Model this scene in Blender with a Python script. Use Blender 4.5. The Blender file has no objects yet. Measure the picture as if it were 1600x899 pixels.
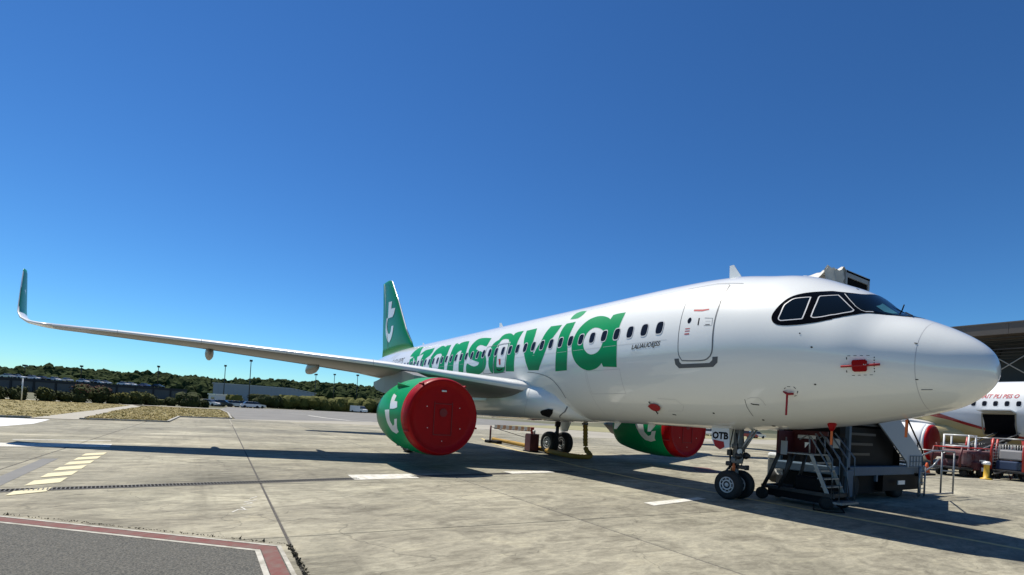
import bpy, bmesh, math, random
import numpy as np
from mathutils import Vector, Matrix, Quaternion
from mathutils.geometry import delaunay_2d_cdt
S = bpy.context.scene
COL = S.collection
PI = math.pi
random.seed(7)

# ------------------------------------------------------------------ camera, world, sun
# world axes: x runs aft along the parked airliner from its nose, y to its starboard side, z up
CAM = Vector((-3.02434, 12.29252, 1.86875))
YAW, PITCH, ROLL, FPX = 2.5870, 0.0123, 0.0588, 784.49
_f = Vector((-math.cos(YAW)*math.cos(PITCH), -math.sin(YAW)*math.cos(PITCH), math.sin(PITCH)))
_r = _f.cross(Vector((0, 0, 1))).normalized(); _u = _r.cross(_f)
CR = math.cos(ROLL)*_r + math.sin(ROLL)*_u
CU = -math.sin(ROLL)*_r + math.cos(ROLL)*_u
camd = bpy.data.cameras.new('camera'); cam = bpy.data.objects.new('camera', camd); COL.objects.link(cam)
cam.matrix_world = Matrix(((CR.x, CU.x, -_f.x, CAM.x), (CR.y, CU.y, -_f.y, CAM.y), (CR.z, CU.z, -_f.z, CAM.z), (0, 0, 0, 1)))
camd.sensor_width = 36.0; camd.lens = FPX/1600*36
camd.shift_x = (800-789.89)/1600; camd.shift_y = (638.78-449.5)/1600
camd.clip_start = 0.1; camd.clip_end = 8000
S.camera = cam

SUN = Vector((0.48, 0.10, 1.0)).normalized()
world = bpy.data.worlds.new('World'); S.world = world; world.use_nodes = True
nt = world.node_tree; nt.nodes.clear()
sky = nt.nodes.new('ShaderNodeTexSky'); sky.sky_type = 'NISHITA'; sky.sun_disc = False
sky.sun_elevation = math.asin(SUN.z); sky.sun_rotation = math.atan2(SUN.x, SUN.y)
sky.altitude = 60; sky.air_density = 1.0; sky.dust_density = 0.0; sky.ozone_density = 10.0
bg = nt.nodes.new('ShaderNodeBackground'); bg.inputs['Strength'].default_value = 0.0515
wo = nt.nodes.new('ShaderNodeOutputWorld')
gm = nt.nodes.new('ShaderNodeGamma'); gm.inputs[1].default_value = 1.4           # one even grade over the whole sky
sm = nt.nodes.new('ShaderNodeMixRGB'); sm.blend_type = 'MULTIPLY'; sm.inputs[0].default_value = 1.0; sm.inputs[2].default_value = (0.714, 0.915, 0.852, 1)
nt.links.new(sky.outputs[0], gm.inputs[0]); nt.links.new(gm.outputs[0], sm.inputs[1]); nt.links.new(sm.outputs[0], bg.inputs[0]); nt.links.new(bg.outputs[0], wo.inputs[0])
sd = bpy.data.lights.new('sun', 'SUN'); sd.energy = 5.0; sd.angle = math.radians(0.5); sd.color = (1.0, 0.945, 0.845)
so = bpy.data.objects.new('sun', sd); COL.objects.link(so); so.rotation_euler = (-SUN).to_track_quat('-Z', 'Y').to_euler()
so.location = (0, 0, 60)
S.view_settings.view_transform = 'Standard'; S.view_settings.look = 'None'
S.view_settings.exposure = 0.32; S.view_settings.gamma = 1.0

def bear(px, D, z=0.0):
    """ground point at horizontal distance D from the photographer on the bearing seen at column px"""
    yh = 602.0 + (px)*0.05885 + 0.0
    d = _f*1.0 + CR*((px-789.89)/FPX) - CU*((yh-638.78)/FPX)
    d = Vector((d.x, d.y, 0)).normalized()
    return Vector((CAM.x+d.x*D, CAM.y+d.y*D, z))
def zat(px, py, D):
    d = _f*1.0 + CR*((px-789.89)/FPX) - CU*((py-638.78)/FPX)
    return CAM.z + d.z*D/math.hypot(d.x, d.y)

# ------------------------------------------------------------------ materials
MATS = {}
def mat(name, base, rough=0.6, metal=0.0, coat=0.0, spec=0.5, var=0.0, vscale=3.0, bump=0.0, bscale=40.0, rvar=0.0, stretch=None, alt=None, world_pos=True, objrand=0.0, emit=None):
    """principled material; var mixes towards alt (or a darker tone) by noise, bump adds fine relief"""
    if name in MATS: return MATS[name]
    m = bpy.data.materials.new(name); m.use_nodes = True; MATS[name] = m
    t = m.node_tree; b = t.nodes['Principled BSDF']
    b.inputs['Base Color'].default_value = (*base, 1); b.inputs['Roughness'].default_value = rough
    b.inputs['Metallic'].default_value = metal; b.inputs['Specular IOR Level'].default_value = spec
    if coat:
        b.inputs['Coat Weight'].default_value = coat; b.inputs['Coat Roughness'].default_value = 0.04
    if emit:
        b.inputs['Emission Color'].default_value = (*base, 1); b.inputs['Emission Strength'].default_value = emit
    if var or bump or rvar or objrand:
        geo = t.nodes.new('ShaderNodeNewGeometry'); mp = t.nodes.new('ShaderNodeMapping')
        t.links.new(geo.outputs['Position'], mp.inputs['Vector'])
        if stretch: mp.inputs['Scale'].default_value = stretch
        if var or rvar:
            n = t.nodes.new('ShaderNodeTexNoise'); n.inputs['Scale'].default_value = vscale; n.inputs['Detail'].default_value = 6; n.inputs['Roughness'].default_value = 0.62
            t.links.new(mp.outputs[0], n.inputs['Vector'])
        if var or objrand:
            mx = t.nodes.new('ShaderNodeMixRGB'); mx.inputs[1].default_value = (*base, 1)
            a = alt or tuple(c*0.55 for c in base); mx.inputs[2].default_value = (*a, 1)
            if var:
                rp = t.nodes.new('ShaderNodeMapRange'); rp.inputs[1].default_value = 0.35; rp.inputs[2].default_value = 0.68; rp.inputs[4].default_value = var
                t.links.new(n.outputs[0], rp.inputs[0]); fac = rp.outputs[0]
                if objrand:
                    oi = t.nodes.new('ShaderNodeObjectInfo'); ad = t.nodes.new('ShaderNodeMath'); ad.operation = 'MULTIPLY_ADD'; ad.inputs[1].default_value = objrand
                    t.links.new(oi.outputs['Random'], ad.inputs[0]); t.links.new(fac, ad.inputs[2]); fac = ad.outputs[0]
                t.links.new(fac, mx.inputs[0])
            t.links.new(mx.outputs[0], b.inputs['Base Color'])
        if rvar:
            rr = t.nodes.new('ShaderNodeMapRange'); rr.inputs[3].default_value = max(0.02, rough-rvar); rr.inputs[4].default_value = min(1, rough+rvar)
            t.links.new(n.outputs[0], rr.inputs[0]); t.links.new(rr.outputs[0], b.inputs['Roughness'])
        if bump:
            n2 = t.nodes.new('ShaderNodeTexNoise'); n2.inputs['Scale'].default_value = bscale; n2.inputs['Detail'].default_value = 4
            t.links.new(mp.outputs[0], n2.inputs['Vector'])
            bp = t.nodes.new('ShaderNodeBump'); bp.inputs['Strength'].default_value = bump; bp.inputs['Distance'].default_value = 0.02
            t.links.new(n2.outputs[0], bp.inputs['Height']); t.links.new(bp.outputs[0], b.inputs['Normal'])
    return m

def concrete_mat():
    m = bpy.data.materials.new('concrete'); m.use_nodes = True; t = m.node_tree; b = t.nodes['Principled BSDF']
    L = t.links.new
    geo = t.nodes.new('ShaderNodeNewGeometry')
    def noise(scale, detail, rough, sc=(1, 1, 1), dist=0.0, rot=0.0):
        mp = t.nodes.new('ShaderNodeMapping'); mp.inputs['Scale'].default_value = sc; mp.inputs['Rotation'].default_value = (0, 0, rot)
        L(geo.outputs['Position'], mp.inputs['Vector'])
        n = t.nodes.new('ShaderNodeTexNoise'); n.inputs['Scale'].default_value = scale; n.inputs['Detail'].default_value = detail
        n.inputs['Roughness'].default_value = rough; n.inputs['Distortion'].default_value = dist
        L(mp.outputs[0], n.inputs['Vector']); return n.outputs[0]
    def ramp(f, stops):
        r = t.nodes.new('ShaderNodeValToRGB'); L(f, r.inputs[0]); e = r.color_ramp.elements
        e[0].position = stops[0][0]; e[0].color = (*stops[0][1], 1); e[1].position = stops[-1][0]; e[1].color = (*stops[-1][1], 1)
        for p, c in stops[1:-1]:
            x = e.new(p); x.color = (*c, 1)
        return r.outputs[0]
    def mix(kind, fac, a, bb):
        x = t.nodes.new('ShaderNodeMixRGB'); x.blend_type = kind
        if isinstance(fac, float): x.inputs[0].default_value = fac
        else: L(fac, x.inputs[0])
        L(a, x.inputs[1]); L(bb, x.inputs[2]); return x.outputs[0]
    # patches of lighter laitance and darker wear, brushed across the slabs
    big = ramp(noise(0.35, 7, 0.66, (1.0, 0.55, 1), 0.6, 0.5), [(0.30, (0.175, 0.161, 0.124)), (0.45, (0.272, 0.253, 0.196)), (0.56, (0.318, 0.297, 0.230)), (0.70, (0.475, 0.445, 0.345))])
    mid = ramp(noise(2.1, 8, 0.7, (1.0, 0.4, 1), 1.2, 0.9), [(0.3, (0.50, 0.49, 0.475)), (0.52, (0.97, 0.97, 0.97)), (0.72, (1.30, 1.28, 1.22))])
    fine = ramp(noise(11, 8, 0.82, (1.0, 0.45, 1), 0.4, 0.3), [(0.3, (0.62, 0.615, 0.60)), (0.52, (1, 1, 1)), (0.72, (1.30, 1.29, 1.25))])
    stain = ramp(noise(0.16, 4, 0.6, (1, 1.6, 1), 0.4), [(0.50, (1, 1, 1)), (0.70, (0.72, 0.73, 0.72))])
    oil = ramp(noise(0.9, 3, 0.5), [(0.66, (1, 1, 1)), (0.76, (0.62, 0.61, 0.6))])
    c = mix('MULTIPLY', 1.0, big, mid); c = mix('MULTIPLY', 1.0, c, fine); c = mix('MULTIPLY', 1.0, c, stain); c = mix('MULTIPLY', 0.8, c, oil)
    rub = ramp(noise(1.0, 5, 0.6, (0.10, 2.6, 1), 0.15, 0.05), [(0.55, (1, 1, 1)), (0.72, (0.74, 0.735, 0.73))]); c = mix('MULTIPLY', 0.75, c, rub)      # tyre rubber drawn along the stand
    spot = ramp(noise(3.4, 2, 0.4), [(0.73, (1, 1, 1)), (0.80, (0.45, 0.44, 0.43))]); c = mix('MULTIPLY', 0.8, c, spot)      # small oil drips
    oi = t.nodes.new('ShaderNodeObjectInfo'); tone = ramp(oi.outputs['Random'], [(0.0, (0.86, 0.87, 0.87)), (1.0, (1.08, 1.07, 1.04))])
    c = mix('MULTIPLY', 1.0, c, tone)
    # hairline cracks
    v = t.nodes.new('ShaderNodeTexVoronoi'); v.feature = 'DISTANCE_TO_EDGE'; v.inputs['Scale'].default_value = 0.22
    mp = t.nodes.new('ShaderNodeMapping'); L(geo.outputs['Position'], mp.inputs['Vector'])
    wn = t.nodes.new('ShaderNodeTexNoise'); wn.inputs['Scale'].default_value = 0.8; wn.inputs['Detail'].default_value = 5
    L(geo.outputs['Position'], wn.inputs['Vector'])
    va = t.nodes.new('ShaderNodeVectorMath'); va.operation = 'MULTIPLY_ADD'; va.inputs[1].default_value = (2.2, 2.2, 0); L(wn.outputs['Color'], va.inputs[0]); L(mp.outputs[0], va.inputs[2])
    L(va.outputs[0], v.inputs['Vector'])
    cr = ramp(v.outputs['Distance'], [(0.0, (0.45, 0.45, 0.45)), (0.0035, (1, 1, 1))])
    c = mix('MULTIPLY', 0.7, c, cr)
    L(c, b.inputs['Base Color']); b.inputs['Roughness'].default_value = 0.85; b.inputs['Specular IOR Level'].default_value = 0.3
    bp = t.nodes.new('ShaderNodeBump'); bp.inputs['Strength'].default_value = 0.5; bp.inputs['Distance'].default_value = 0.006
    L(noise(60, 5, 0.7, (1, 0.5, 1)), bp.inputs['Height']); L(bp.outputs[0], b.inputs['Normal'])
    MATS['concrete'] = m; return m

CONC = concrete_mat()
WHITE = mat('white_paint', (0.82, 0.83, 0.795), 0.36, coat=1.0, var=0.12, vscale=1.3, alt=(0.72, 0.725, 0.68), stretch=(0.5, 1, 1), bump=0.05, bscale=1.6)
GREEN = mat('green_paint', (0.0, 0.28, 0.095), 0.42, coat=0.04, var=0.25, vscale=2.0, alt=(0.0, 0.23, 0.075), spec=0.15)
DKGREEN = mat('fin_green', (0.0, 0.20, 0.065), 0.35, coat=0.15, var=0.2, vscale=1.0, alt=(0.0, 0.165, 0.05), spec=0.3)
LOGO = mat('logo_white', (0.78, 0.79, 0.78), 0.3, coat=0.3)
REDC = mat('red_cover', (0.32, 0.002, 0.005), 0.45, coat=0.05, var=0.35, vscale=3.0, alt=(0.22, 0.002, 0.004), bump=0.6, bscale=3.5, spec=0.12)
REDF = mat('red_fabric', (0.33, 0.012, 0.016), 0.7)
SEAM = mat('seam_grey', (0.16, 0.165, 0.17), 0.5)
FSEAM = mat('faint_seam', (0.56, 0.565, 0.56), 0.45)
GASKET = mat('gasket', (0.09, 0.10, 0.11), 0.5)
BLACKP = mat('black_mask', (0.003, 0.003, 0.0035), 0.14, spec=0.10)
GLASS = mat('dark_glass', (0.004, 0.007, 0.010), 0.05, spec=0.35)
CABGL = mat('cabin_glass', (0.010, 0.011, 0.014), 0.10, spec=0.3)
SCREEN = mat('teal_glass', (0.05, 0.16, 0.19), 0.1)
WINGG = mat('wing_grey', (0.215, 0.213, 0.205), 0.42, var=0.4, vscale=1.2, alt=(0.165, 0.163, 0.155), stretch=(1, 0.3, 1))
WINGW = mat('slat_white', (0.78, 0.78, 0.77), 0.3, coat=0.3, var=0.1, vscale=1)
ALU = mat('bare_metal', (0.62, 0.62, 0.61), 0.3, metal=0.9)
DMET = mat('dark_metal', (0.05, 0.05, 0.052), 0.45, metal=0.6, var=0.5, vscale=9)
STRUT = mat('strut_paint', (0.16, 0.165, 0.165), 0.4, var=0.6, vscale=12, alt=(0.09, 0.09, 0.08))
TYRE = mat('tyre_rubber', (0.012, 0.012, 0.012), 0.75, var=0.3, vscale=20, alt=(0.03, 0.028, 0.026))
HUB = mat('hub_paint', (0.62, 0.63, 0.62), 0.35, var=0.35, vscale=18, alt=(0.36, 0.35, 0.33))
ORANGE = mat('orange_fabric', (0.62, 0.14, 0.03), 0.6)
BLACK = mat('soft_black', (0.010, 0.010, 0.011), 0.6, spec=0.12)
INTER = mat('dark_interior', (0.006, 0.006, 0.007), 0.9, spec=0.05)
GALV = mat('galvanised', (0.33, 0.34, 0.345), 0.42, metal=0.6, var=0.6, vscale=10, alt=(0.15, 0.155, 0.16))
BLUEG = mat('blue_grey_paint', (0.085, 0.13, 0.18), 0.5, spec=0.2, var=0.3, vscale=4)
PANELG = mat('panel_grey', (0.33, 0.37, 0.41), 0.5, var=0.3, vscale=2, alt=(0.30, 0.33, 0.37))
MAROON = mat('maroon_paint', (0.085, 0.010, 0.014), 0.5, var=0.4, vscale=5)
REDP = mat('red_paint', (0.45, 0.035, 0.025), 0.4, var=0.4, vscale=6, alt=(0.28, 0.03, 0.02))
YELL = mat('yellow_paint', (0.62, 0.38, 0.03), 0.5, var=0.4, vscale=8, alt=(0.40, 0.24, 0.03))
YDUCT = mat('yellow_duct', (0.34, 0.20, 0.025), 0.7, var=0.5, vscale=12, alt=(0.25, 0.14, 0.02))
MARKW = mat('marking_white', (0.66, 0.645, 0.59), 0.8, var=0.85, vscale=6, alt=(0.36, 0.34, 0.28))
MARKY = mat('marking_yellow', (0.64, 0.585, 0.37), 0.8, var=0.6, vscale=5, alt=(0.48, 0.43, 0.29))
TAXI = mat('taxi_yellow', (0.60, 0.47, 0.19), 0.85, var=0.8, vscale=7, alt=(0.38, 0.32, 0.18))
MARKF = mat('worn_white', (0.50, 0.48, 0.42), 0.85, var=1.0, vscale=5, alt=(0.24, 0.225, 0.18))
MARKR = mat('marking_red', (0.155, 0.040, 0.033), 0.85, var=1.0, vscale=6, alt=(0.15, 0.095, 0.078))
DARKBAND = mat('dark_band', (0.16, 0.16, 0.155), 0.9, var=0.5, vscale=2, alt=(0.22, 0.21, 0.19))
SEALER = mat('joint_filler', (0.055, 0.05, 0.045), 0.95, var=0.6, vscale=6, alt=(0.13, 0.12, 0.10))
ASPH = mat('asphalt', (0.036, 0.037, 0.034), 0.92, var=1.0, vscale=48, alt=(0.175, 0.165, 0.138), bump=0.8, bscale=90)
ROADA = mat('road_asphalt', (0.145, 0.14, 0.13), 0.9, var=0.6, vscale=0.25, alt=(0.23, 0.22, 0.198))
EARTH = mat('earth', (0.125, 0.115, 0.06), 0.95, var=0.9, vscale=0.05, alt=(0.075, 0.08, 0.035))
DRYG = mat('dry_grass', (0.265, 0.21, 0.082), 0.95, var=0.95, vscale=0.35, alt=(0.18, 0.155, 0.055), bump=0.4, bscale=5)
DRYB = mat('dry_blades', (0.40, 0.315, 0.13), 0.9, var=0.9, vscale=0.35, alt=(0.30, 0.255, 0.095), spec=0.1)
PATHC = mat('path_concrete', (0.36, 0.335, 0.275), 0.9, var=0.5, vscale=0.8, alt=(0.30, 0.28, 0.23))
KERB = mat('kerb_concrete', (0.40, 0.38, 0.33), 0.9, var=0.6, vscale=2)

# ------------------------------------------------------------------ object helpers
def link(o, parent=None):
    COL.objects.link(o)
    if parent is not None: o.parent = parent
    return o
def thing(name, label, cat, loc=(0, 0, 0), rz=0.0, group=None):
    o = bpy.data.objects.new(name, None); o.location = loc; o.rotation_euler = (0, 0, rz); o.empty_display_size = 0.3
    COL.objects.link(o); return tag(o, label, cat, group)
def tag(o, label=None, cat=None, group=None, kind=None):
    if label: o['label'] = label
    if cat: o['category'] = cat
    if group: o['group'] = group
    if kind: o['kind'] = kind
    return o
def meshobj(name, verts, faces, m, parent=None, smooth=False, mi=None):
    me = bpy.data.meshes.new(name); me.from_pydata([tuple(v) for v in verts], [], faces)
    for q in (m if isinstance(m, (list, tuple)) else [m]): me.materials.append(q)
    if smooth: me.polygons.foreach_set('use_smooth', [True]*len(me.polygons))
    if mi is not None: me.polygons.foreach_set('material_index', mi)
    me.update()
    return link(bpy.data.objects.new(name, me), parent)
def copy_tree(o, parent=None):
    c = o.copy(); COL.objects.link(c); c.parent = parent
    for ch in list(o.children): copy_tree(ch, c)
    return c

class MB:
    """collects boxes, tubes and lathes; build() links them as one mesh object"""
    def __init__(s): s.v = []; s.f = []; s.sm = []
    def add(s, vs, fs, smooth=False):
        n = len(s.v); s.v += [Vector(v) for v in vs]; s.f += [tuple(i+n for i in f) for f in fs]; s.sm += [smooth]*len(fs); return s
    def box(s, c, d, rz=0.0, rot=None, bev=0.0):
        x, y, z = (k/2 for k in d); R = rot or Matrix.Rotation(rz, 3, 'Z'); c = Vector(c)
        if bev <= 0:
            P = [(-x, -y, -z), (x, -y, -z), (x, y, -z), (-x, y, -z), (-x, -y, z), (x, -y, z), (x, y, z), (-x, y, z)]
            return s.add([c+R@Vector(p) for p in P], [(0, 3, 2, 1), (4, 5, 6, 7), (0, 1, 5, 4), (1, 2, 6, 5), (2, 3, 7, 6), (3, 0, 4, 7)])
        b = min(bev, x*.9, y*.9, z*.9)
        bm = bmesh.new(); bmesh.ops.create_cube(bm, size=1)
        for q in bm.verts: q.co = Vector((q.co.x*2*x, q.co.y*2*y, q.co.z*2*z))
        bmesh.ops.bevel(bm, geom=bm.edges[:], offset=b, segments=2, affect='EDGES', profile=0.5)
        bm.verts.index_update(); vs = [c+R@q.co for q in bm.verts]; fs = [[q.index for q in f.verts] for f in bm.faces]; bm.free()
        return s.add(vs, fs)
    def tube(s, pts, r, n=8, cap=True):
        pts = [Vector(p) for p in pts]; rs = r if isinstance(r, (list, tuple)) else [r]*len(pts); vs = []; fs = []
        up = None
        for i, p in enumerate(pts):
            d = ((pts[min(i+1, len(pts)-1)]-p).normalized()+(p-pts[max(i-1, 0)]).normalized())
            d = d.normalized() if d.length > 1e-6 else Vector((0, 0, 1))
            if up is None or abs(d.dot(up)) > 0.98:
                up = Vector((0, 0, 1)) if abs(d.z) < 0.9 else Vector((1, 0, 0))
            a = d.cross(up).normalized(); b = a.cross(d)
            for k in range(n):
                t = 2*PI*k/n; vs.append(p+(a*math.cos(t)+b*math.sin(t))*rs[i])
        for i in range(len(pts)-1):
            for k in range(n):
                k2 = (k+1) % n; fs.append((i*n+k, i*n+k2, (i+1)*n+k2, (i+1)*n+k))
        m0 = len(fs)
        s.add(vs, fs, True)
        if cap:
            n0 = len(s.v)-len(vs)
            s.f += [tuple(n0+k for k in range(n)), tuple(n0+(len(pts)-1)*n+k for k in reversed(range(n)))]; s.sm += [False, False]
        return s
    def lathe(s, prof, c, axis='y', n=24, closed=False):
        """prof: (radius, offset along axis)"""
        c = Vector(c); vs = []; fs = []
        A = {'x': (Vector((0, 1, 0)), Vector((0, 0, 1)), Vector((1, 0, 0))), 'y': (Vector((0, 0, 1)), Vector((1, 0, 0)), Vector((0, 1, 0))), 'z': (Vector((1, 0, 0)), Vector((0, 1, 0)), Vector((0, 0, 1)))}[axis]
        for r, o in prof:
            for k in range(n):
                t = 2*PI*k/n; vs.append(c+A[0]*r*math.cos(t)+A[1]*r*math.sin(t)+A[2]*o)
        for i in range(len(prof)-1):
            for k in range(n):
                k2 = (k+1) % n; fs.append((i*n+k, i*n+k2, (i+1)*n+k2, (i+1)*n+k))
        s.add(vs, fs, True); n0 = len(s.v)-len(vs)
        if prof[0][0] > 1e-4: s.f.append(tuple(n0+k for k in reversed(range(n)))); s.sm.append(False)
        if prof[-1][0] > 1e-4: s.f.append(tuple(n0+(len(prof)-1)*n+k for k in range(n))); s.sm.append(False)
        return s
    def prism(s, poly, a, b, axis='y'):
        """polygon extruded from a to b along an axis; poly in the other two axes (x,z) / (x,y) / (y,z)"""
        def P(u, v, w): return {'y': (u, w, v), 'z': (u, v, w), 'x': (w, u, v)}[axis]
        n = len(poly); vs = [P(u, v, a) for u, v in poly]+[P(u, v, b) for u, v in poly]
        fs = [(i, (i+1) % n, n+(i+1) % n, n+i) for i in range(n)]+[tuple(reversed(range(n))), tuple(range(n, 2*n))]
        return s.add(vs, fs)
    def build(s, name, m, parent=None, **kw):
        o = meshobj(name, s.v, s.f, m, parent)
        me = o.data; me.polygons.foreach_set('use_smooth', s.sm)
        bm = bmesh.new(); bm.from_mesh(me); bmesh.ops.recalc_face_normals(bm, faces=bm.faces[:])
        bm.to_mesh(me); bm.free()
        return o

def sheet(name, poly, z, m, parent=None, kind=None):
    o = meshobj(name, [(x, y, z) for x, y in poly], [tuple(range(len(poly)))], m, parent)
    if o.data.polygons[0].normal.z < 0: o.data.flip_normals()
    if kind: o['kind'] = kind
    return o

# ------------------------------------------------------------------ setting: ground
TH = 0.045                                     # the slab grid is turned slightly against the parked airliner
GU = Vector((math.cos(TH*.8), -math.sin(TH*.8), 0)); GV = Vector((math.sin(TH*1.3), math.cos(TH*1.3), 0))
PIV = Vector((4.45, 11.10, 0))
def gp(i, j):
    p = PIV+GU*(i*4.95)+GV*(j*5.05); return p.x, p.y
sheet('ground', [(-2500, -2500), (2500, -2500), (2500, 2500), (-2500, 2500)], -0.06, EARTH, kind='structure')
PLAINC = mat('far_concrete', (0.34, 0.315, 0.255), 0.9, var=0.7, vscale=0.12, alt=(0.255, 0.238, 0.20), bump=0.2, bscale=30)
apron = sheet('apron', [(-70, 60), (8, 60), (37.3, 26), (37.55, 13.6), (49.0, 13.2), (50.2, 8.9), (59.5, -7), (70, -30), (100, -75), (40, -140), (-90, -140)], -0.008, SEALER, kind='structure')
far_apron = sheet('far_apron', [(33, -23), (62, -13), (70, -30), (100, -75), (40, -140), (-90, -140), (-90, -54), (33, -54)], -0.003, PLAINC, kind='structure')
def slab_mesh(gx, gy):
    bm = bmesh.new()
    c = [Vector((0, 0, 0)), GU*4.95, GU*4.95+GV*5.05, GV*5.05]
    def ins(q, k):
        return GU*(gx/2+k if q[0] == 0 else 4.95-gx/2-k)+GV*(gy/2+k if q[1] == 0 else 5.05-gy/2-k)
    cc = ((0, 0), (1, 0), (1, 1), (0, 1))
    top = [bm.verts.new(ins(p, 0.010)) for p in cc]; bot = [bm.verts.new(ins(p, 0.0)+Vector((0, 0, -0.010))) for p in cc]
    bm.faces.new(top)
    for k in range(4): bm.faces.new((bot[k], bot[(k+1) % 4], top[(k+1) % 4], top[k]))
    bmesh.ops.recalc_face_normals(bm, faces=bm.faces[:])
    me = bpy.data.meshes.new('slab'); bm.to_mesh(me); bm.free(); me.materials.append(CONC); 
    if me.polygons[0].normal.z < 0: me.flip_normals()
    return me
SLAB = slab_mesh(0.020, 0.034)
for i in range(-3, 9):
    for j in range(-13, 3):
        x, y = gp(i, j); cx, cy = x+2.5, y+2.5
        if x > 37 and cy > 12.5: continue
        if j < -6 and i > 6 or j == 2 and i > 5: continue
        o = bpy.data.objects.new('slab', SLAB); o.location = (x, y, 0); link(o, apron)
# outer apron beyond the slabs one can tell apart
rim = sheet('outer_apron', [(36, 13.4), (48.9, 13.0), (50.1, 8.7), (59.3, -7.2), (62, -13), (50, -17), (44, -17), (44, 2)], -0.0015, PLAINC, kind='structure')
# asphalt stand edge in the near corner
sheet('asphalt_road', [(4.0, 11.24), (6.92, 14.62), (12.5, 21.2), (16, 30), (16, 60), (-70, 60), (-70, 11.40), (2.7, 11.26)], 0.006, ASPH, kind='structure')
def strip(name, pts, w, z, m, side=0.0):
    vs = []; fs = []
    n = len(pts); P = [Vector((p[0], p[1], 0)) for p in pts]
    for i in range(n):
        d0 = (P[i]-P[i-1]).normalized() if i else (P[1]-P[0]).normalized(); d1 = (P[i+1]-P[i]).normalized() if i < n-1 else d0
        t = (d0+d1).normalized(); nn = Vector((-t.y, t.x, 0)); k = 1/max(0.35, t.dot(d0))
        vs += [P[i]+nn*(side+w/2)*k+Vector((0, 0, z)), P[i]+nn*(side-w/2)*k+Vector((0, 0, z))]
    fs = [(2*i, 2*i+1, 2*i+3, 2*i+2) for i in range(n-1)]
    o = meshobj(name, vs, fs, m)
    if o.data.polygons[0].normal.z < 0: o.data.flip_normals()
    return tag(o, kind='structure')
edge = [(10.7, 19.15), (6.89, 14.60), (4.0, 11.225), (-9.0, 11.36)]
strip('outer_white_line', edge, 0.05, 0.010, MARKF, -0.035)
strip('red_line', edge, 0.18, 0.010, MARKR, -0.165)
strip('inner_white_line', edge, 0.06, 0.010, MARKF, -0.295)
# other paint
strip('taxi_guide_line', [(30, -6.2), (25.1, -4.2), (20, -2.7), (15.5, -1.55), (12.1, -0.75), (8.6, -0.35), (6.3, -0.46), (2.3, -0.45), (-6, -0.5)], 0.19, 0.004, TAXI)
for a in [[(10.66, 8.68), (10.72, 6.9), (9.85, 6.95), (9.72, 8.75)], [(11.0, 3.58), (11.05, 1.7), (10.62, 1.7), (10.45, 3.55)],
          [(5.22, 3.24), (5.46, 0.95), (5.22, 0.93), (4.86, 3.30)]]:
    sheet('white_bar', a, 0.008, MARKW, kind='structure')
zl = [(8.70, 14.95), (9.72, 14.82), (10.56, 14.82), (11.45, 14.80), (12.48, 14.80), (13.85, 14.80), (14.97, 14.80), (16.5, 14.82)]
x = 8.62
while x < 16.4:                                  # slanted yellow bars
    w = 0.60 if x < 9 else 0.80
    sheet('yellow_bar', [(x, 14.92), (x+w-.12, 14.92), (x+w+0.30, 14.47), (x+0.36, 14.47)], 0.0085, MARKY, kind='structure'); x += 1.12
strip('dark_patch', [(9.2, 15.42), (14.6, 15.44)], 0.32, 0.004, DARKBAND)
strip('white_stripe', [(20.9, 17.6), (21.1, 14.9)], 0.22, 0.004, MARKW)
sheet('white_stop_bar', [(17.9, 20.0), (19.35, 20.0), (19.6, 14.7), (18.25, 14.62)], 0.0045, MARKW, kind='structure')
sheet('white_area', [(27.0, 24.5), (36.9, 24.5), (36.5, 19.5), (31.5, 19.2), (27.4, 19.9)], 0.004, mat('fresh_white', (0.72, 0.73, 0.73), 0.8, var=0.25, vscale=1), kind='structure')
strip('chalk_mark', [(6.35, 11.66), (6.55, 11.56), (6.50, 11.45), (6.75, 11.50), (6.72, 11.34)], 0.028, 0.0045, MARKW)
strip('chalk_mark', [(6.95, 11.46), (7.10, 11.30), (7.22, 11.42), (7.40, 11.20)], 0.026, 0.0045, MARKW)
strip('chalk_mark', [(7.55, 11.30), (7.75, 11.16)], 0.026, 0.0045, MARKW)
# red worn patch and tyre scuffs beyond the nose gear
sheet('red_patch', [(10.2, -5.4), (12.1, -7.0), (11.5, -7.7), (9.6, -6.2)], 0.004, MARKR, kind='structure')
# slot drain across the stand: frame plus 0.5 m gratings
drain = MB()
d0, d1 = Vector((8.72, 19.5, 0)), Vector((10.9, 0.6, 0)); dd = (d1-d0).normalized(); dn = Vector((-dd.y, dd.x, 0)); DL = (d1-d0).length
rzd = math.atan2(dd.y, dd.x)
for s_ in (-1, 1): drain.box(((d0+d1)/2+dn*s_*0.165)+Vector((0, 0, -0.004)), (DL, 0.035, 0.02), rzd)
dr = drain.build('drain_channel', mat('drain_frame', (0.20, 0.19, 0.17), 0.8, var=0.5, vscale=6), None); dr['kind'] = 'structure'
sheet('drain_bed', [(d0+dn*.2).to_2d(), (d1+dn*.2).to_2d(), (d1-dn*.2).to_2d(), (d0-dn*.2).to_2d()], 0.0016, INTER, kind='structure')
gb = MB()
for k in range(8): gb.box((-0.22+k*0.0625, 0, 0), (0.020, 0.285, 0.010))
for s_ in (-1, 0, 1): gb.box((0, s_*0.135, -0.002), (0.495, 0.02, 0.012))
g0 = gb.build('grate', mat('grate_iron', (0.085, 0.08, 0.072), 0.7, metal=0.2, var=0.5, vscale=9), dr)
k = 0.25
first = True
while k < DL-0.2:
    p = d0+dd*k
    if not (1.5 < p.y < 3.7 or 6.85 < p.y < 8.8):
        o = g0 if first else g0.copy()
        if not first: link(o, dr)
        first = False; o.location = (p.x, p.y, 0.0055); o.rotation_euler = (0, 0, rzd)
    k += 0.5

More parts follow.
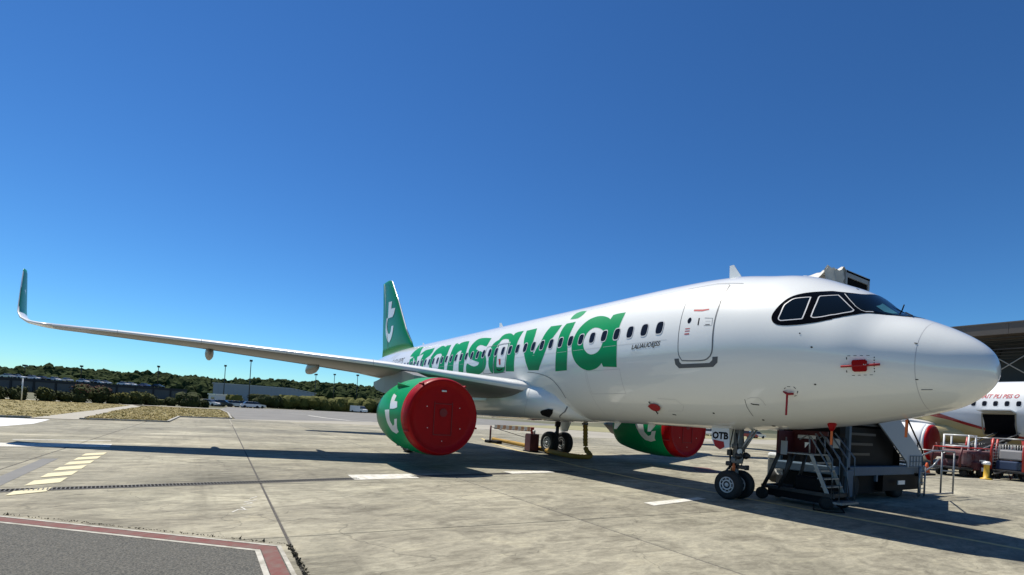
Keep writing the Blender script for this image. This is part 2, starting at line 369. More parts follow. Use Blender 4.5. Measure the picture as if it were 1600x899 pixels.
# dry grass islands, paths and the road beyond the stand
G1 = [(37.9, 20.6), (60, 20.3), (88, 20.2), (92.5, 22), (93, 28), (93.4, 60), (38.2, 60)]
G2 = [(38.2, 18.4), (38.5, 13.75), (49.1, 13.35), (49.7, 9.3), (70, 8.6), (90, 8.7), (92, 17), (84, 18.6), (60, 18.9)]
for nm, P in (('grass_verge', G1), ('grass_verge', G2)): sheet(nm, P, 0.03, DRYG, kind='structure')
sheet('concrete_path', [(37.4, 20.6), (37.5, 18.4), (60, 18.9), (84, 18.6), (93, 20.4), (93, 22), (88, 20.2), (60, 20.3)], 0.02, PATHC, kind='structure')
sheet('perimeter_path', [(93, 8.0), (96.8, 8), (97.5, 20), (96.2, 60), (92.9, 60), (92.6, 20)], 0.02, PATHC, kind='structure')
sheet('service_road', [(49.4, 9.0), (59.4, -7.2), (70, -30), (100, -75), (165, -75), (146, -32), (124, 6), (97, 8.4), (90, 8.6), (70, 8.5)], 0.004, ROADA, kind='structure')
strip('road_edge_line', [(78, -2.6), (68, -3.0), (60.5, -4.2), (58.2, -7.0)], 0.5, 0.012, MARKW)
strip('road_far_line', [(100, 3), (112, -10), (128, -32)], 0.6, 0.012, PATHC)
kb = MB()
for a, b in zip(G2[:5], G2[1:6]):
    a, b = Vector((*a, 0)), Vector((*b, 0)); kb.box((a+b)/2+Vector((0, 0, 0.04)), ((b-a).length, 0.16, 0.13), math.atan2((b-a).y, (b-a).x))
a, b = Vector((37.9, 20.6, 0)), Vector((38.2, 60, 0)); kb.box((a+b)/2+Vector((0, 0, 0.04)), ((b-a).length, 0.16, 0.13), math.atan2((b-a).y, (b-a).x))
kb.build('kerb', KERB)['kind'] = 'structure'
sheet('far_kerb_line', [(38, -44), (39.2, -44), (52, -78), (50.5, -78)], 0.02, PATHC, kind='structure')
sheet('grass_strip', [(46, -52), (72, -34), (105, -78), (60, -110)], 0.02, mat('pale_grass', (0.30, 0.27, 0.15), 0.95, var=0.8, vscale=0.4, alt=(0.18, 0.18, 0.08)), kind='structure')

def inpoly(x, y, P):
    c = False; n = len(P)
    for i in range(n):
        x1, y1 = P[i]; x2, y2 = P[i-1]
        if (y1 > y) != (y2 > y) and x < (x2-x1)*(y-y1)/(y2-y1)+x1: c = not c
    return c
rg = random.Random(3)
vs, fs = [], []
for P in (G1, G2):
    xs = [p[0] for p in P]; ys = [p[1] for p in P]; n = 0
    while n < 5200:
        u = rg.random()**1.6
        x = min(xs)+(max(xs)-min(xs))*u; y = rg.uniform(min(ys), min(max(ys), 42)); n += 1
        if not inpoly(x, y, P): continue
        h = rg.uniform(0.02, 0.06)*(1.6 if rg.random() < 0.08 else 1)
        for _ in range(3):
            a = rg.random()*PI; w = rg.uniform(0.05, 0.12); bx, by = x+rg.uniform(-.15, .15), y+rg.uniform(-.15, .15); q = len(vs)
            vs += [(bx-w*math.cos(a), by-w*math.sin(a), 0.02), (bx+w*math.cos(a), by+w*math.sin(a), 0.02), (bx+rg.uniform(-.08, .08), by+rg.uniform(-.08, .08), h+0.02)]; fs.append((q, q+1, q+2))
tag(meshobj('dry_grass', vs, fs, DRYB), kind='stuff', label='dry yellow grass growing on the verges beyond the stand', cat='grass')
# weeds and grit along the asphalt edge
vs, fs = [], []
for _ in range(420):
    t = rg.random()
    if t < 0.62: s0 = rg.random(); p = Vector((4.05+s0*3.4, 11.20+s0*3.96, 0))+Vector((0.06, -0.05, 0))*rg.uniform(0.2, 1.0); k = 0.6 if rg.random() < .96 else 1.6
    else: s0 = rg.random(); p = Vector((4.05-s0*1.7, 11.165+s0*0.018, 0))+Vector((0, -1, 0))*rg.uniform(0, 0.06); k = 1.0
    for _ in range(2):
        a = rg.random()*PI; w = rg.uniform(0.006, 0.018)*k; h = rg.uniform(0.008, 0.03)*k; q = len(vs)
        vs += [(p.x-w*math.cos(a), p.y-w*math.sin(a), 0), (p.x+w*math.cos(a), p.y+w*math.sin(a), 0), (p.x+rg.uniform(-1, 1)*.02*k, p.y+rg.uniform(-1, 1)*.02*k, h)]; fs.append((q, q+1, q+2))
tag(meshobj('weeds', vs, fs, mat('weed', (0.05, 0.045, 0.025), 0.9)), kind='stuff', label='dark dry weeds and grit along the red line', cat='weeds')

# ------------------------------------------------------------------ airliner shapes
PROF = np.array([[0.0,3.205,3.185,0.012,3.195],[0.06,3.466,2.938,0.3,3.2],[0.2,3.666,2.751,0.53,3.203],[0.5,3.917,2.525,0.845,3.215],[1.0,4.215,2.355,1.187,3.3],[1.5,4.4441,2.2353,1.443,3.397],[2.0,4.9168,2.1306,1.6367,3.517],[2.5,5.1959,2.0509,1.7307,3.627],[3.0,5.4369,1.9875,1.8117,3.717],[3.5,5.5978,1.9325,1.8656,3.787],[4.0,5.69,1.9,1.909,3.837],[5.0,5.87,1.827,1.96,3.877],[6.2,5.945,1.827,1.975,3.897],[7.5,5.967,1.827,1.975,3.897],[23.0,5.967,1.827,1.975,3.897],[25.0,5.967,1.907,1.965,3.927],[27.0,5.957,2.157,1.9,4.047],[29.0,5.937,2.597,1.75,4.277],[31.0,5.887,3.137,1.5,4.527],[33.0,5.797,3.727,1.17,4.777],[35.0,5.657,4.297,0.78,4.977],[36.8,5.477,4.757,0.4,5.117],[37.5,5.297,4.977,0.16,5.137]])
def pchip(xs, ys):
    h = np.diff(xs); d = np.diff(ys)/h; m = np.zeros(len(xs))
    for i in range(1, len(xs)-1):
        if d[i-1]*d[i] > 0:
            w1 = 2*h[i]+h[i-1]; w2 = h[i]+2*h[i-1]; m[i] = (w1+w2)/(w1/d[i-1]+w2/d[i])
    m[0] = d[0]; m[-1] = d[-1]
    def f(x):
        i = np.clip(np.searchsorted(xs, x, side='right')-1, 0, len(xs)-2); t = (x-xs[i])/h[i]
        return (2*t**3-3*t**2+1)*ys[i]+(t**3-2*t**2+t)*h[i]*m[i]+(-2*t**3+3*t**2)*ys[i+1]+(t**3-t**2)*h[i]*m[i+1]
    return f
_sx = np.sqrt(PROF[:, 0]); FT, FB, FW, FM = [pchip(_sx, PROF[:, k]) for k in (1, 2, 3, 4)]
def surf(x, t):
    q = math.sqrt(max(x, 0)); zt, zb, w, zm = float(FT(q)), float(FB(q)), float(FW(q)), float(FM(q))
    s = math.sin(t); return Vector((x, w*math.cos(t), zm+((zt-zm) if s >= 0 else (zm-zb))*s))
def snorm(x, t):
    e = 0.01; a = surf(x+e, t)-surf(max(x-e, 0.0005), t); b = surf(x, t+e)-surf(x, t-e)
    n = b.cross(a).normalized(); return n if n.dot(Vector((0, math.cos(t), math.sin(t)))) > 0 else -n
def fus_mesh(name, xa, xb, m, parent, nseg=128):
    xs = sorted(set([x for x in list(np.linspace(0, 1.2, 30)**2*1.0)+list(np.arange(1.5, 8, .12))+list(np.arange(8, 23, .5))+list(np.arange(23, 37.51, .25)) if xa < x < xb]+[xa, xb]))
    vs, fs = [], []
    for x in xs:
        for k in range(nseg): vs.append(surf(x, 2*PI*k/nseg))
    for i in range(len(xs)-1):
        for k in range(nseg):
            k2 = (k+1) % nseg; fs.append((i*nseg+k, i*nseg+k2, (i+1)*nseg+k2, (i+1)*nseg+k))
    if xa < 0.01: fs.append(tuple(range(nseg)))
    if xb > 37: fs.append(tuple((len(xs)-1)*nseg+k for k in range(nseg)))
    o = meshobj(name, vs, fs, m, parent, True)
    bm = bmesh.new(); bm.from_mesh(o.data); bmesh.ops.recalc_face_normals(bm, faces=bm.faces[:]); bm.to_mesh(o.data); bm.free()
    return o

# flat print and thin panels laid on a curved skin: outlines are (x, angle)
UR = 2.0
def smooth_poly(P, n=3, corner=0.75):
    P = [Vector(p) for p in P]; N = len(P); out = []
    sharp = []
    for i in range(N):
        a = P[i]-P[i-1]; b = P[(i+1) % N]-P[i]; a = Vector((a.x, a.y*UR)); b = Vector((b.x, b.y*UR))
        sharp.append(a.length < 1e-5 or b.length < 1e-5 or abs(a.angle(b)) > corner)
    for i in range(N):
        p0, p1, p2, p3 = P[i-1], P[i], P[(i+1) % N], P[(i+2) % N]
        if sharp[i]: p0 = p1*2-p2
        if sharp[(i+1) % N]: p3 = p2*2-p1
        out.append(p1)
        for k in range(1, n):
            t = k/n; out.append(0.5*((2*p1)+(p2-p0)*t+(2*p0-5*p1+4*p2-p3)*t*t+(3*p1-p0-3*p2+p3)*t*t*t))
    return [(v.x, v.y) for v in out]
def offset_poly(P, d):
    N = len(P); Q = [Vector((p[0], p[1]*UR)) for p in P]; ar = sum(Q[i-1].x*Q[i].y-Q[i].x*Q[i-1].y for i in range(N)); sg = 1 if ar > 0 else -1
    out = []
    for i in range(N):
        a = (Q[i]-Q[i-1]); b = (Q[(i+1) % N]-Q[i])
        if a.length < 1e-6: a = b
        if b.length < 1e-6: b = a
        a.normalize(); b.normalize(); t = (a+b)
        t = t.normalized() if t.length > 1e-4 else a
        n = Vector((t.y, -t.x))*sg; k = 1/max(0.5, t.dot(a)); q = Q[i]+n*d*k; out.append((q.x, q.y/UR))
    return out
def inside(x, y, polys):
    c = False
    for P in polys:
        n = len(P)
        for i in range(n):
            x1, y1 = P[i]; x2, y2 = P[i-1]
            if (y1 > y) != (y2 > y) and x < (x2-x1)*(y-y1)/(y2-y1)+x1: c = not c
    return c
def tri_region(polys, grid, ur):
    pts = []; edges = []
    for P in polys:
        n0 = len(pts); pts += [(p[0], p[1]*ur) for p in P]; edges += [(n0+i, n0+(i+1) % len(P)) for i in range(len(P))]
    X = [p[0] for p in pts]; Y = [p[1] for p in pts]
    sc = [[(p[0], p[1]*ur) for p in P] for P in polys]
    gx = np.arange(min(X)+grid/2, max(X), grid); gy = np.arange(min(Y)+grid/2, max(Y), grid)
    for a in gx:
        for b in gy:
            if inside(a, b, sc): pts.append((float(a), float(b)))
    v, e, f, *_ = delaunay_2d_cdt([Vector(p) for p in pts], edges, [], 0, 1e-5)
    F = []
    for t in f:
        cx = sum(v[i].x for i in t)/len(t); cy = sum(v[i].y for i in t)/len(t)
        if inside(cx, cy, sc): F.append(tuple(t))
    return [(q.x, q.y/ur) for q in v], F
def conform(name, polys, off, m, parent, grid=0.12, sfn=surf, nfn=snorm, ur=UR, mirror=False, thick=0.0):
    V, F = tri_region(polys, grid, ur)
    vs = []
    for x, t in V:
        p = sfn(x, t)+nfn(x, t)*off; vs.append(Vector((p.x, -p.y, p.z)) if mirror else p)
    o = meshobj(name, vs, F, m, parent, True)
    me = o.data
    c = me.polygons[len(me.polygons)//2]; x, t = V[c.vertices[0]]; n = nfn(x, t)
    if mirror: n = Vector((n.x, -n.y, n.z))
    if c.normal.dot(n) < 0: me.flip_normals()
    return o
def line_strip(name, pts, w, off, m, parent, sfn=surf, nfn=snorm, ur=UR, closed=False, step=0.08, polys=None):
    """thin band following points (x, angle) on the skin"""
    P = [Vector((p[0], p[1]*ur)) for p in pts]
    if closed: P.append(P[0])
    D = []
    for a, b in zip(P[:-1], P[1:]):
        n = max(1, int((b-a).length/step)); D += [a.lerp(b, k/n) for k in range(n)]
    D.append(P[-1])
    vs, fs = [], []; N = len(D)
    for i, p in enumerate(D):
        if closed: a, b = D[i-1 if i else N-2], D[i+1 if i < N-1 else 1]
        else: a, b = D[max(0, i-1)], D[min(N-1, i+1)]
        t = (b-a).normalized(); nn = Vector((-t.y, t.x))*w/2
        for q in (p+nn, p-nn): vs.append(sfn(q.x, q.y/ur)+nfn(q.x, q.y/ur)*off)
    fs = [(2*i, 2*i+1, 2*i+3, 2*i+2) for i in range(N-1)]
    o = meshobj(name, vs, fs, m, parent, True)
    c = o.data.polygons[len(fs)//2]; q = D[len(D)//2]
    if c.normal.dot(nfn(q.x, q.y/ur)) < 0: o.data.flip_normals()
    return o
def text_polys(s, size, shear=0.0, bold=0.0):
    """triangulated glyphs of the built-in font: verts, faces"""
    cu = bpy.data.curves.new('txt', 'FONT'); cu.body = s; cu.size = size; cu.shear = shear; cu.offset = bold; cu.resolution_u = 2; cu.fill_mode = 'FRONT'
    o = bpy.data.objects.new('txt', cu); COL.objects.link(o); bpy.context.view_layer.update()
    me = bpy.data.meshes.new_from_object(o.evaluated_get(bpy.context.evaluated_depsgraph_get()))
    V = [v.co.to_2d() for v in me.vertices]; F = [tuple(p.vertices) for p in me.polygons]
    bpy.data.objects.remove(o); bpy.data.curves.remove(cu); bpy.data.meshes.remove(me)
    return V, F
def text_on(name, s, size, place, m, parent, shear=0.0, bold=0.0):
    """place(u, v) -> world/local point for glyph coordinates"""
    V, F = text_polys(s, size, shear, bold)
    return meshobj(name, [place(v.x, v.y) for v in V], F, m, parent)

# wing: stations y, leading edge x, chord, leading edge z, thickness ratio, twist
def airfoil(n=14, tc=0.12, cam=0.012):
    up, lo = [], []
    for i in range(n+1):
        b = PI*i/n; x = (1-math.cos(b))/2
        yt = 5*tc*(0.2969*math.sqrt(x)-0.1260*x-0.3516*x*x+0.2843*x**3-0.1036*x**4)
        yc = cam*math.sin(PI*x**1.3)
        up.append((x, yc+yt*0.95)); lo.append((x, yc-yt*0.95))
    return up, lo
def wing_ring(xl, y, zl, c, tc, tw=0.0, bank=0.0, n=14):
    up, lo = airfoil(n, tc); P = up[::-1]+lo[1:-1]; out = []
    for a, b in P:
        dx = a*c*math.cos(tw)+b*c*math.sin(tw); dz = -a*c*math.sin(tw)+b*c*math.cos(tw)
        out.append(Vector((xl+dx, y-dz*math.sin(bank), zl+dz*math.cos(bank))))
    return out
def loft(rings, m, name, parent, mirror=False, caps=True, mi=None, smooth=True):
    n = len(rings[0]); vs = [Vector((p.x, -p.y, p.z)) if mirror else p for r in rings for p in r]; fs = []
    for i in range(len(rings)-1):
        for k in range(n): k2 = (k+1) % n; fs.append((i*n+k, i*n+k2, (i+1)*n+k2, (i+1)*n+k))
    if caps: fs += [tuple(range(n)), tuple((len(rings)-1)*n+k for k in range(n))]
    o = meshobj(name, vs, fs, m, parent, smooth)
    bm = bmesh.new(); bm.from_mesh(o.data); bmesh.ops.recalc_face_normals(bm, faces=bm.faces[:]); bm.to_mesh(o.data); bm.free()
    if mi: o.data.polygons.foreach_set('material_index', [mi(p.center) for p in o.data.polygons])
    return o
WST = [(1.2, 11.95, 6.9, 2.85, .135, .045), (2.4, 12.55, 6.1, 2.98, .13, .045), (4.4, 13.58, 4.95, 3.19, .12, .04), (6.4, 14.63, 4.15, 3.41, .115, .03),
       (9.0, 15.98, 3.45, 3.60, .11, .02), (12.0, 17.54, 2.68, 3.80, .11, .012), (14.8, 19.0, 2.02, 3.96, .11, .005), (16.6, 19.93, 1.62, 4.04, .11, 0.0)]
def wing_at(y):
    for a, b in zip(WST[:-1], WST[1:]):
        if a[0] <= y <= b[0]:
            t = (y-a[0])/(b[0]-a[0]); return [a[k]+(b[k]-a[k])*t for k in range(6)]
NACX = [11.22, 11.27, 11.36, 11.5, 11.9, 12.5, 13.1, 13.7, 14.2, 14.7]; NACR = [1.10, 1.155, 1.185, 1.21, 1.245, 1.255, 1.235, 1.175, 1.09, .98]
NCY, NCZ = 5.75, 1.69
_nf = pchip(np.array(NACX), np.array(NACR))
def nsurf(x, t): r = float(_nf(x)); return Vector((x, NCY+r*math.cos(t), NCZ+r*math.sin(t)))
def nnorm(x, t):
    d = (float(_nf(x+.02))-float(_nf(x-.02)))/.04; return Vector((-d, math.cos(t), math.sin(t))).normalized()

def wheel(name, c, r, w, parent, face=1, detail=True):
    """tyre with a hub as sub-part; axle along y"""
    t = MB(); b = w/2
    t.lathe([(r*.54, -b*.80), (r*.66, -b*.97), (r*.86, -b), (r*.95, -b*.82), (r*.99, -b*.5), (r, -b*.2), (r*.985, -b*.19), (r*.985, -b*.15), (r, -b*.14), (r, b*.14), (r*.985, b*.15), (r*.985, b*.19), (r, b*.2), (r*.99, b*.5), (r*.95, b*.82), (r*.86, b), (r*.66, b*.97), (r*.54, b*.80)], c, 'y', 32)
    o = t.build('wheel', TYRE, parent)
    for f in (-1, 1):
        h = MB(); y = f*b
        h.lathe([(r*.56, y*.78), (r*.53, y*.94), (r*.49, y*.92), (r*.46, y*.76), (r*.37, y*.74), (r*.34, y*.88), (r*.27, y*.89), (r*.245, y*.76), (r*.15, y*.76), (r*.13, y*.94), (r*.0, y*.97)], c, 'y', 28)
        for k in range(9):
            a = 2*PI*k/9; h.lathe([(0.018, y*.8), (0.018, y*.9), (0.0, y*.905)], Vector(c)+Vector((r*.415*math.cos(a), 0, r*.42*math.sin(a))), 'y', 6)
        h.build('hub', HUB, o)
    return o

# ------------------------------------------------------------------ the airliner
MK = {"mask":[[[3.255,0.3223],[3.255,0.3708],[3.223,0.4375],[3.171,0.5176],[3.099,0.6068],[3.019,0.6749],[2.901,0.7429],[2.742,0.8175],[2.556,0.9031],[2.414,0.9761],[2.302,1.0063],[2.113,1.0867],[1.968,1.2271],[1.946,1.576]]],"mask_low":[[[3.255,0.3223],[3.221,0.2767],[3.165,0.2499],[3.088,0.2346],[2.937,0.2381],[2.75,0.2623],[2.573,0.2976],[2.362,0.3538],[2.143,0.4384],[2.142,0.4462],[1.994,0.5241],[1.862,0.6244],[1.777,0.7209],[1.722,0.787],[1.64,0.8801],[1.524,0.9892],[1.393,1.0612],[1.261,1.128],[1.203,1.179]]],"pane1":[[[3.106,0.3036],[3.117,0.3303],[3.101,0.402],[3.09,0.5125],[3.038,0.5746],[2.986,0.6239],[2.924,0.6552],[2.807,0.6906],[2.724,0.7159],[2.664,0.7287],[2.647,0.6525],[2.631,0.5139],[2.639,0.3796],[2.657,0.3513],[2.818,0.3208],[3.025,0.2901],[3.071,0.2923]]],"pane2":[[[2.521,0.4128],[2.52,0.4764],[2.527,0.6419],[2.548,0.7497],[2.539,0.7888],[2.419,0.8401],[2.282,0.9043],[2.26,0.9124],[2.092,0.8214],[1.966,0.7555],[1.88,0.7192],[1.886,0.6785],[1.946,0.6202],[2.086,0.5332],[2.167,0.5006],[2.304,0.4422],[2.427,0.4064],[2.479,0.4002]]]}
LET = {"a3":[[[7.798,0.6247],[7.78,0.5311],[7.781,0.4095],[7.775,0.3211],[7.752,0.2124],[7.719,0.0968],[7.696,-0.0371],[7.708,-0.2212],[8.278,-0.2006],[8.336,-0.1456],[8.41,-0.1779],[8.595,-0.2196],[8.853,-0.2408],[9.07,-0.2325],[9.319,-0.1848],[9.537,-0.1066],[9.678,-0.0171],[9.773,0.0853],[9.81,0.1755],[9.794,0.2662],[9.767,0.3668],[9.685,0.4699],[9.54,0.5676],[9.365,0.6322],[9.109,0.6603],[8.837,0.6468],[8.609,0.6097],[8.439,0.5715],[8.334,0.5359],[8.312,0.6179],[8.127,0.6293]],[[8.919,0.4259],[8.722,0.4089],[8.548,0.375],[8.426,0.3351],[8.366,0.2812],[8.342,0.1948],[8.358,0.1245],[8.421,0.0631],[8.548,0.0158],[8.721,-0.0048],[8.866,0.0002],[9.019,0.0329],[9.147,0.0857],[9.218,0.1436],[9.259,0.2142],[9.233,0.29],[9.176,0.3531],[9.076,0.4015]]],"idot":[[[10.557,0.7316],[10.594,0.84],[10.543,0.9217],[10.347,0.9485],[10.043,0.9172],[9.992,0.8256],[10.028,0.755],[10.121,0.7148],[10.327,0.7153]]],"i":[[[10.107,0.634],[10.073,0.5118],[10.082,0.385],[10.074,0.2936],[10.009,0.1451],[9.975,-0.0078],[10.006,-0.2162],[10.629,-0.2209],[10.602,-0.0646],[10.606,0.1168],[10.632,0.28],[10.657,0.4265],[10.642,0.5442],[10.581,0.6311],[10.329,0.6316]]],"v":[[[13.06,0.6522],[12.394,0.6636],[12.238,0.5075],[12.173,0.3564],[12.159,0.2794],[11.932,0.1085],[11.774,0.2474],[11.663,0.3308],[11.594,0.5006],[11.488,0.6402],[10.826,0.6222],[10.865,0.5023],[10.982,0.385],[11.122,0.304],[11.186,0.2217],[11.255,0.1144],[11.357,0.0102],[11.6,-0.1819],[12.228,-0.1684],[12.38,-0.0422],[12.539,0.1041],[12.695,0.2576],[12.853,0.4076],[12.956,0.535]]],"a2":[[[13.289,0.6669],[13.28,0.5324],[13.283,0.4047],[13.251,0.2993],[13.209,0.1712],[13.206,0.0498],[13.204,-0.0561],[13.207,-0.1681],[13.8,-0.1559],[13.87,-0.107],[13.99,-0.1657],[14.269,-0.1809],[14.662,-0.1804],[14.971,-0.1503],[15.096,-0.0793],[15.195,0.0235],[15.239,0.1711],[15.297,0.3111],[15.264,0.432],[15.12,0.5021],[14.908,0.5437],[14.862,0.635],[14.682,0.6825],[14.34,0.6776],[14.071,0.6384],[13.895,0.5892],[13.869,0.6432],[13.686,0.6682]],[[14.439,0.5339],[14.118,0.5065],[13.994,0.4579],[13.907,0.3285],[13.876,0.1958],[13.874,0.0701],[13.896,-0.0521],[13.976,-0.0705],[14.444,-0.0593],[14.531,-0.0363],[14.544,0.0906],[14.586,0.2222],[14.644,0.3461],[14.706,0.4626],[14.635,0.5189]]],"s":[[[15.718,0.6345],[15.715,0.5636],[15.718,0.4759],[15.775,0.423],[15.99,0.4472],[16.312,0.4847],[16.54,0.4816],[16.654,0.4436],[16.631,0.3932],[16.101,0.3235],[15.724,0.2638],[15.529,0.195],[15.399,0.0834],[15.413,-0.0096],[15.529,-0.088],[15.787,-0.147],[16.101,-0.1767],[16.52,-0.1813],[16.946,-0.1677],[17.128,-0.1273],[17.205,-0.0639],[17.215,0.0359],[17.143,0.0904],[16.902,0.0527],[16.617,0.0147],[16.35,0.0044],[16.097,0.0256],[16.018,0.0774],[16.129,0.0926],[16.464,0.127],[16.824,0.1757],[17.061,0.2221],[17.221,0.294],[17.335,0.3814],[17.354,0.4546],[17.325,0.5372],[17.24,0.6223],[17.081,0.6909],[16.804,0.7082],[16.34,0.6883]]],"n":[[[17.916,0.6915],[17.727,0.5669],[17.574,0.4059],[17.502,0.2638],[17.462,0.1441],[17.461,0.0295],[17.487,-0.1456],[17.948,-0.1308],[17.981,0.0038],[18.028,0.1609],[18.08,0.2843],[18.086,0.3839],[18.093,0.421],[18.264,0.4329],[18.441,0.3985],[18.521,0.3575],[18.559,0.2592],[18.57,0.1233],[18.564,-0.0087],[18.623,-0.1185],[19.22,-0.0875],[19.242,0.0333],[19.209,0.1685],[19.205,0.2955],[19.251,0.4324],[19.338,0.5852],[19.353,0.6878],[19.203,0.7019],[18.864,0.645],[18.731,0.6874],[18.367,0.708]]],"a1":[[[19.84,0.6841],[19.703,0.5367],[19.628,0.4112],[19.666,0.3212],[19.663,0.2335],[19.6,0.1261],[19.576,0.033],[19.569,-0.0738],[20.257,-0.045],[20.435,0.0318],[20.69,0.0058],[20.903,-0.0056],[21.236,0.0067],[21.448,0.0436],[21.483,0.1322],[21.628,0.2723],[21.655,0.3684],[21.579,0.4403],[21.536,0.5167],[21.451,0.6099],[21.253,0.6735],[20.974,0.7227],[20.649,0.6844],[20.413,0.6558],[20.373,0.6953]],[[20.442,0.4383],[20.238,0.3882],[20.306,0.3097],[20.294,0.2094],[20.267,0.1015],[20.313,0.05],[20.709,0.0486],[20.989,0.0657],[21.151,0.1457],[21.213,0.2367],[21.191,0.3283],[21.115,0.4036],[20.919,0.4391],[20.672,0.4477]]],"r":[[[21.926,0.7043],[21.765,0.5405],[21.92,0.4409],[22.247,0.3771],[22.37,0.2833],[22.34,0.1769],[22.288,0.0678],[22.741,0.0951],[22.838,0.2136],[22.95,0.3384],[22.957,0.4549],[22.99,0.539],[23.516,0.5038],[23.345,0.5988],[23.036,0.6775],[22.473,0.6871]]],"t":[[[24.995,0.5198],[25.014,0.6479],[24.976,0.7724],[24.726,0.8816],[24.124,0.8946],[23.944,0.7618],[23.673,0.6136],[23.495,0.496],[23.733,0.4766],[23.576,0.3839],[23.417,0.2471],[23.767,0.2556],[24.05,0.4115],[24.263,0.4524],[24.029,0.2932],[23.864,0.1419],[24.5,0.1648],[24.655,0.3076],[24.758,0.4182],[24.425,0.4759],[24.424,0.5004]]]}
def mirror_t(P): return [(x, PI-t) for x, t in P]

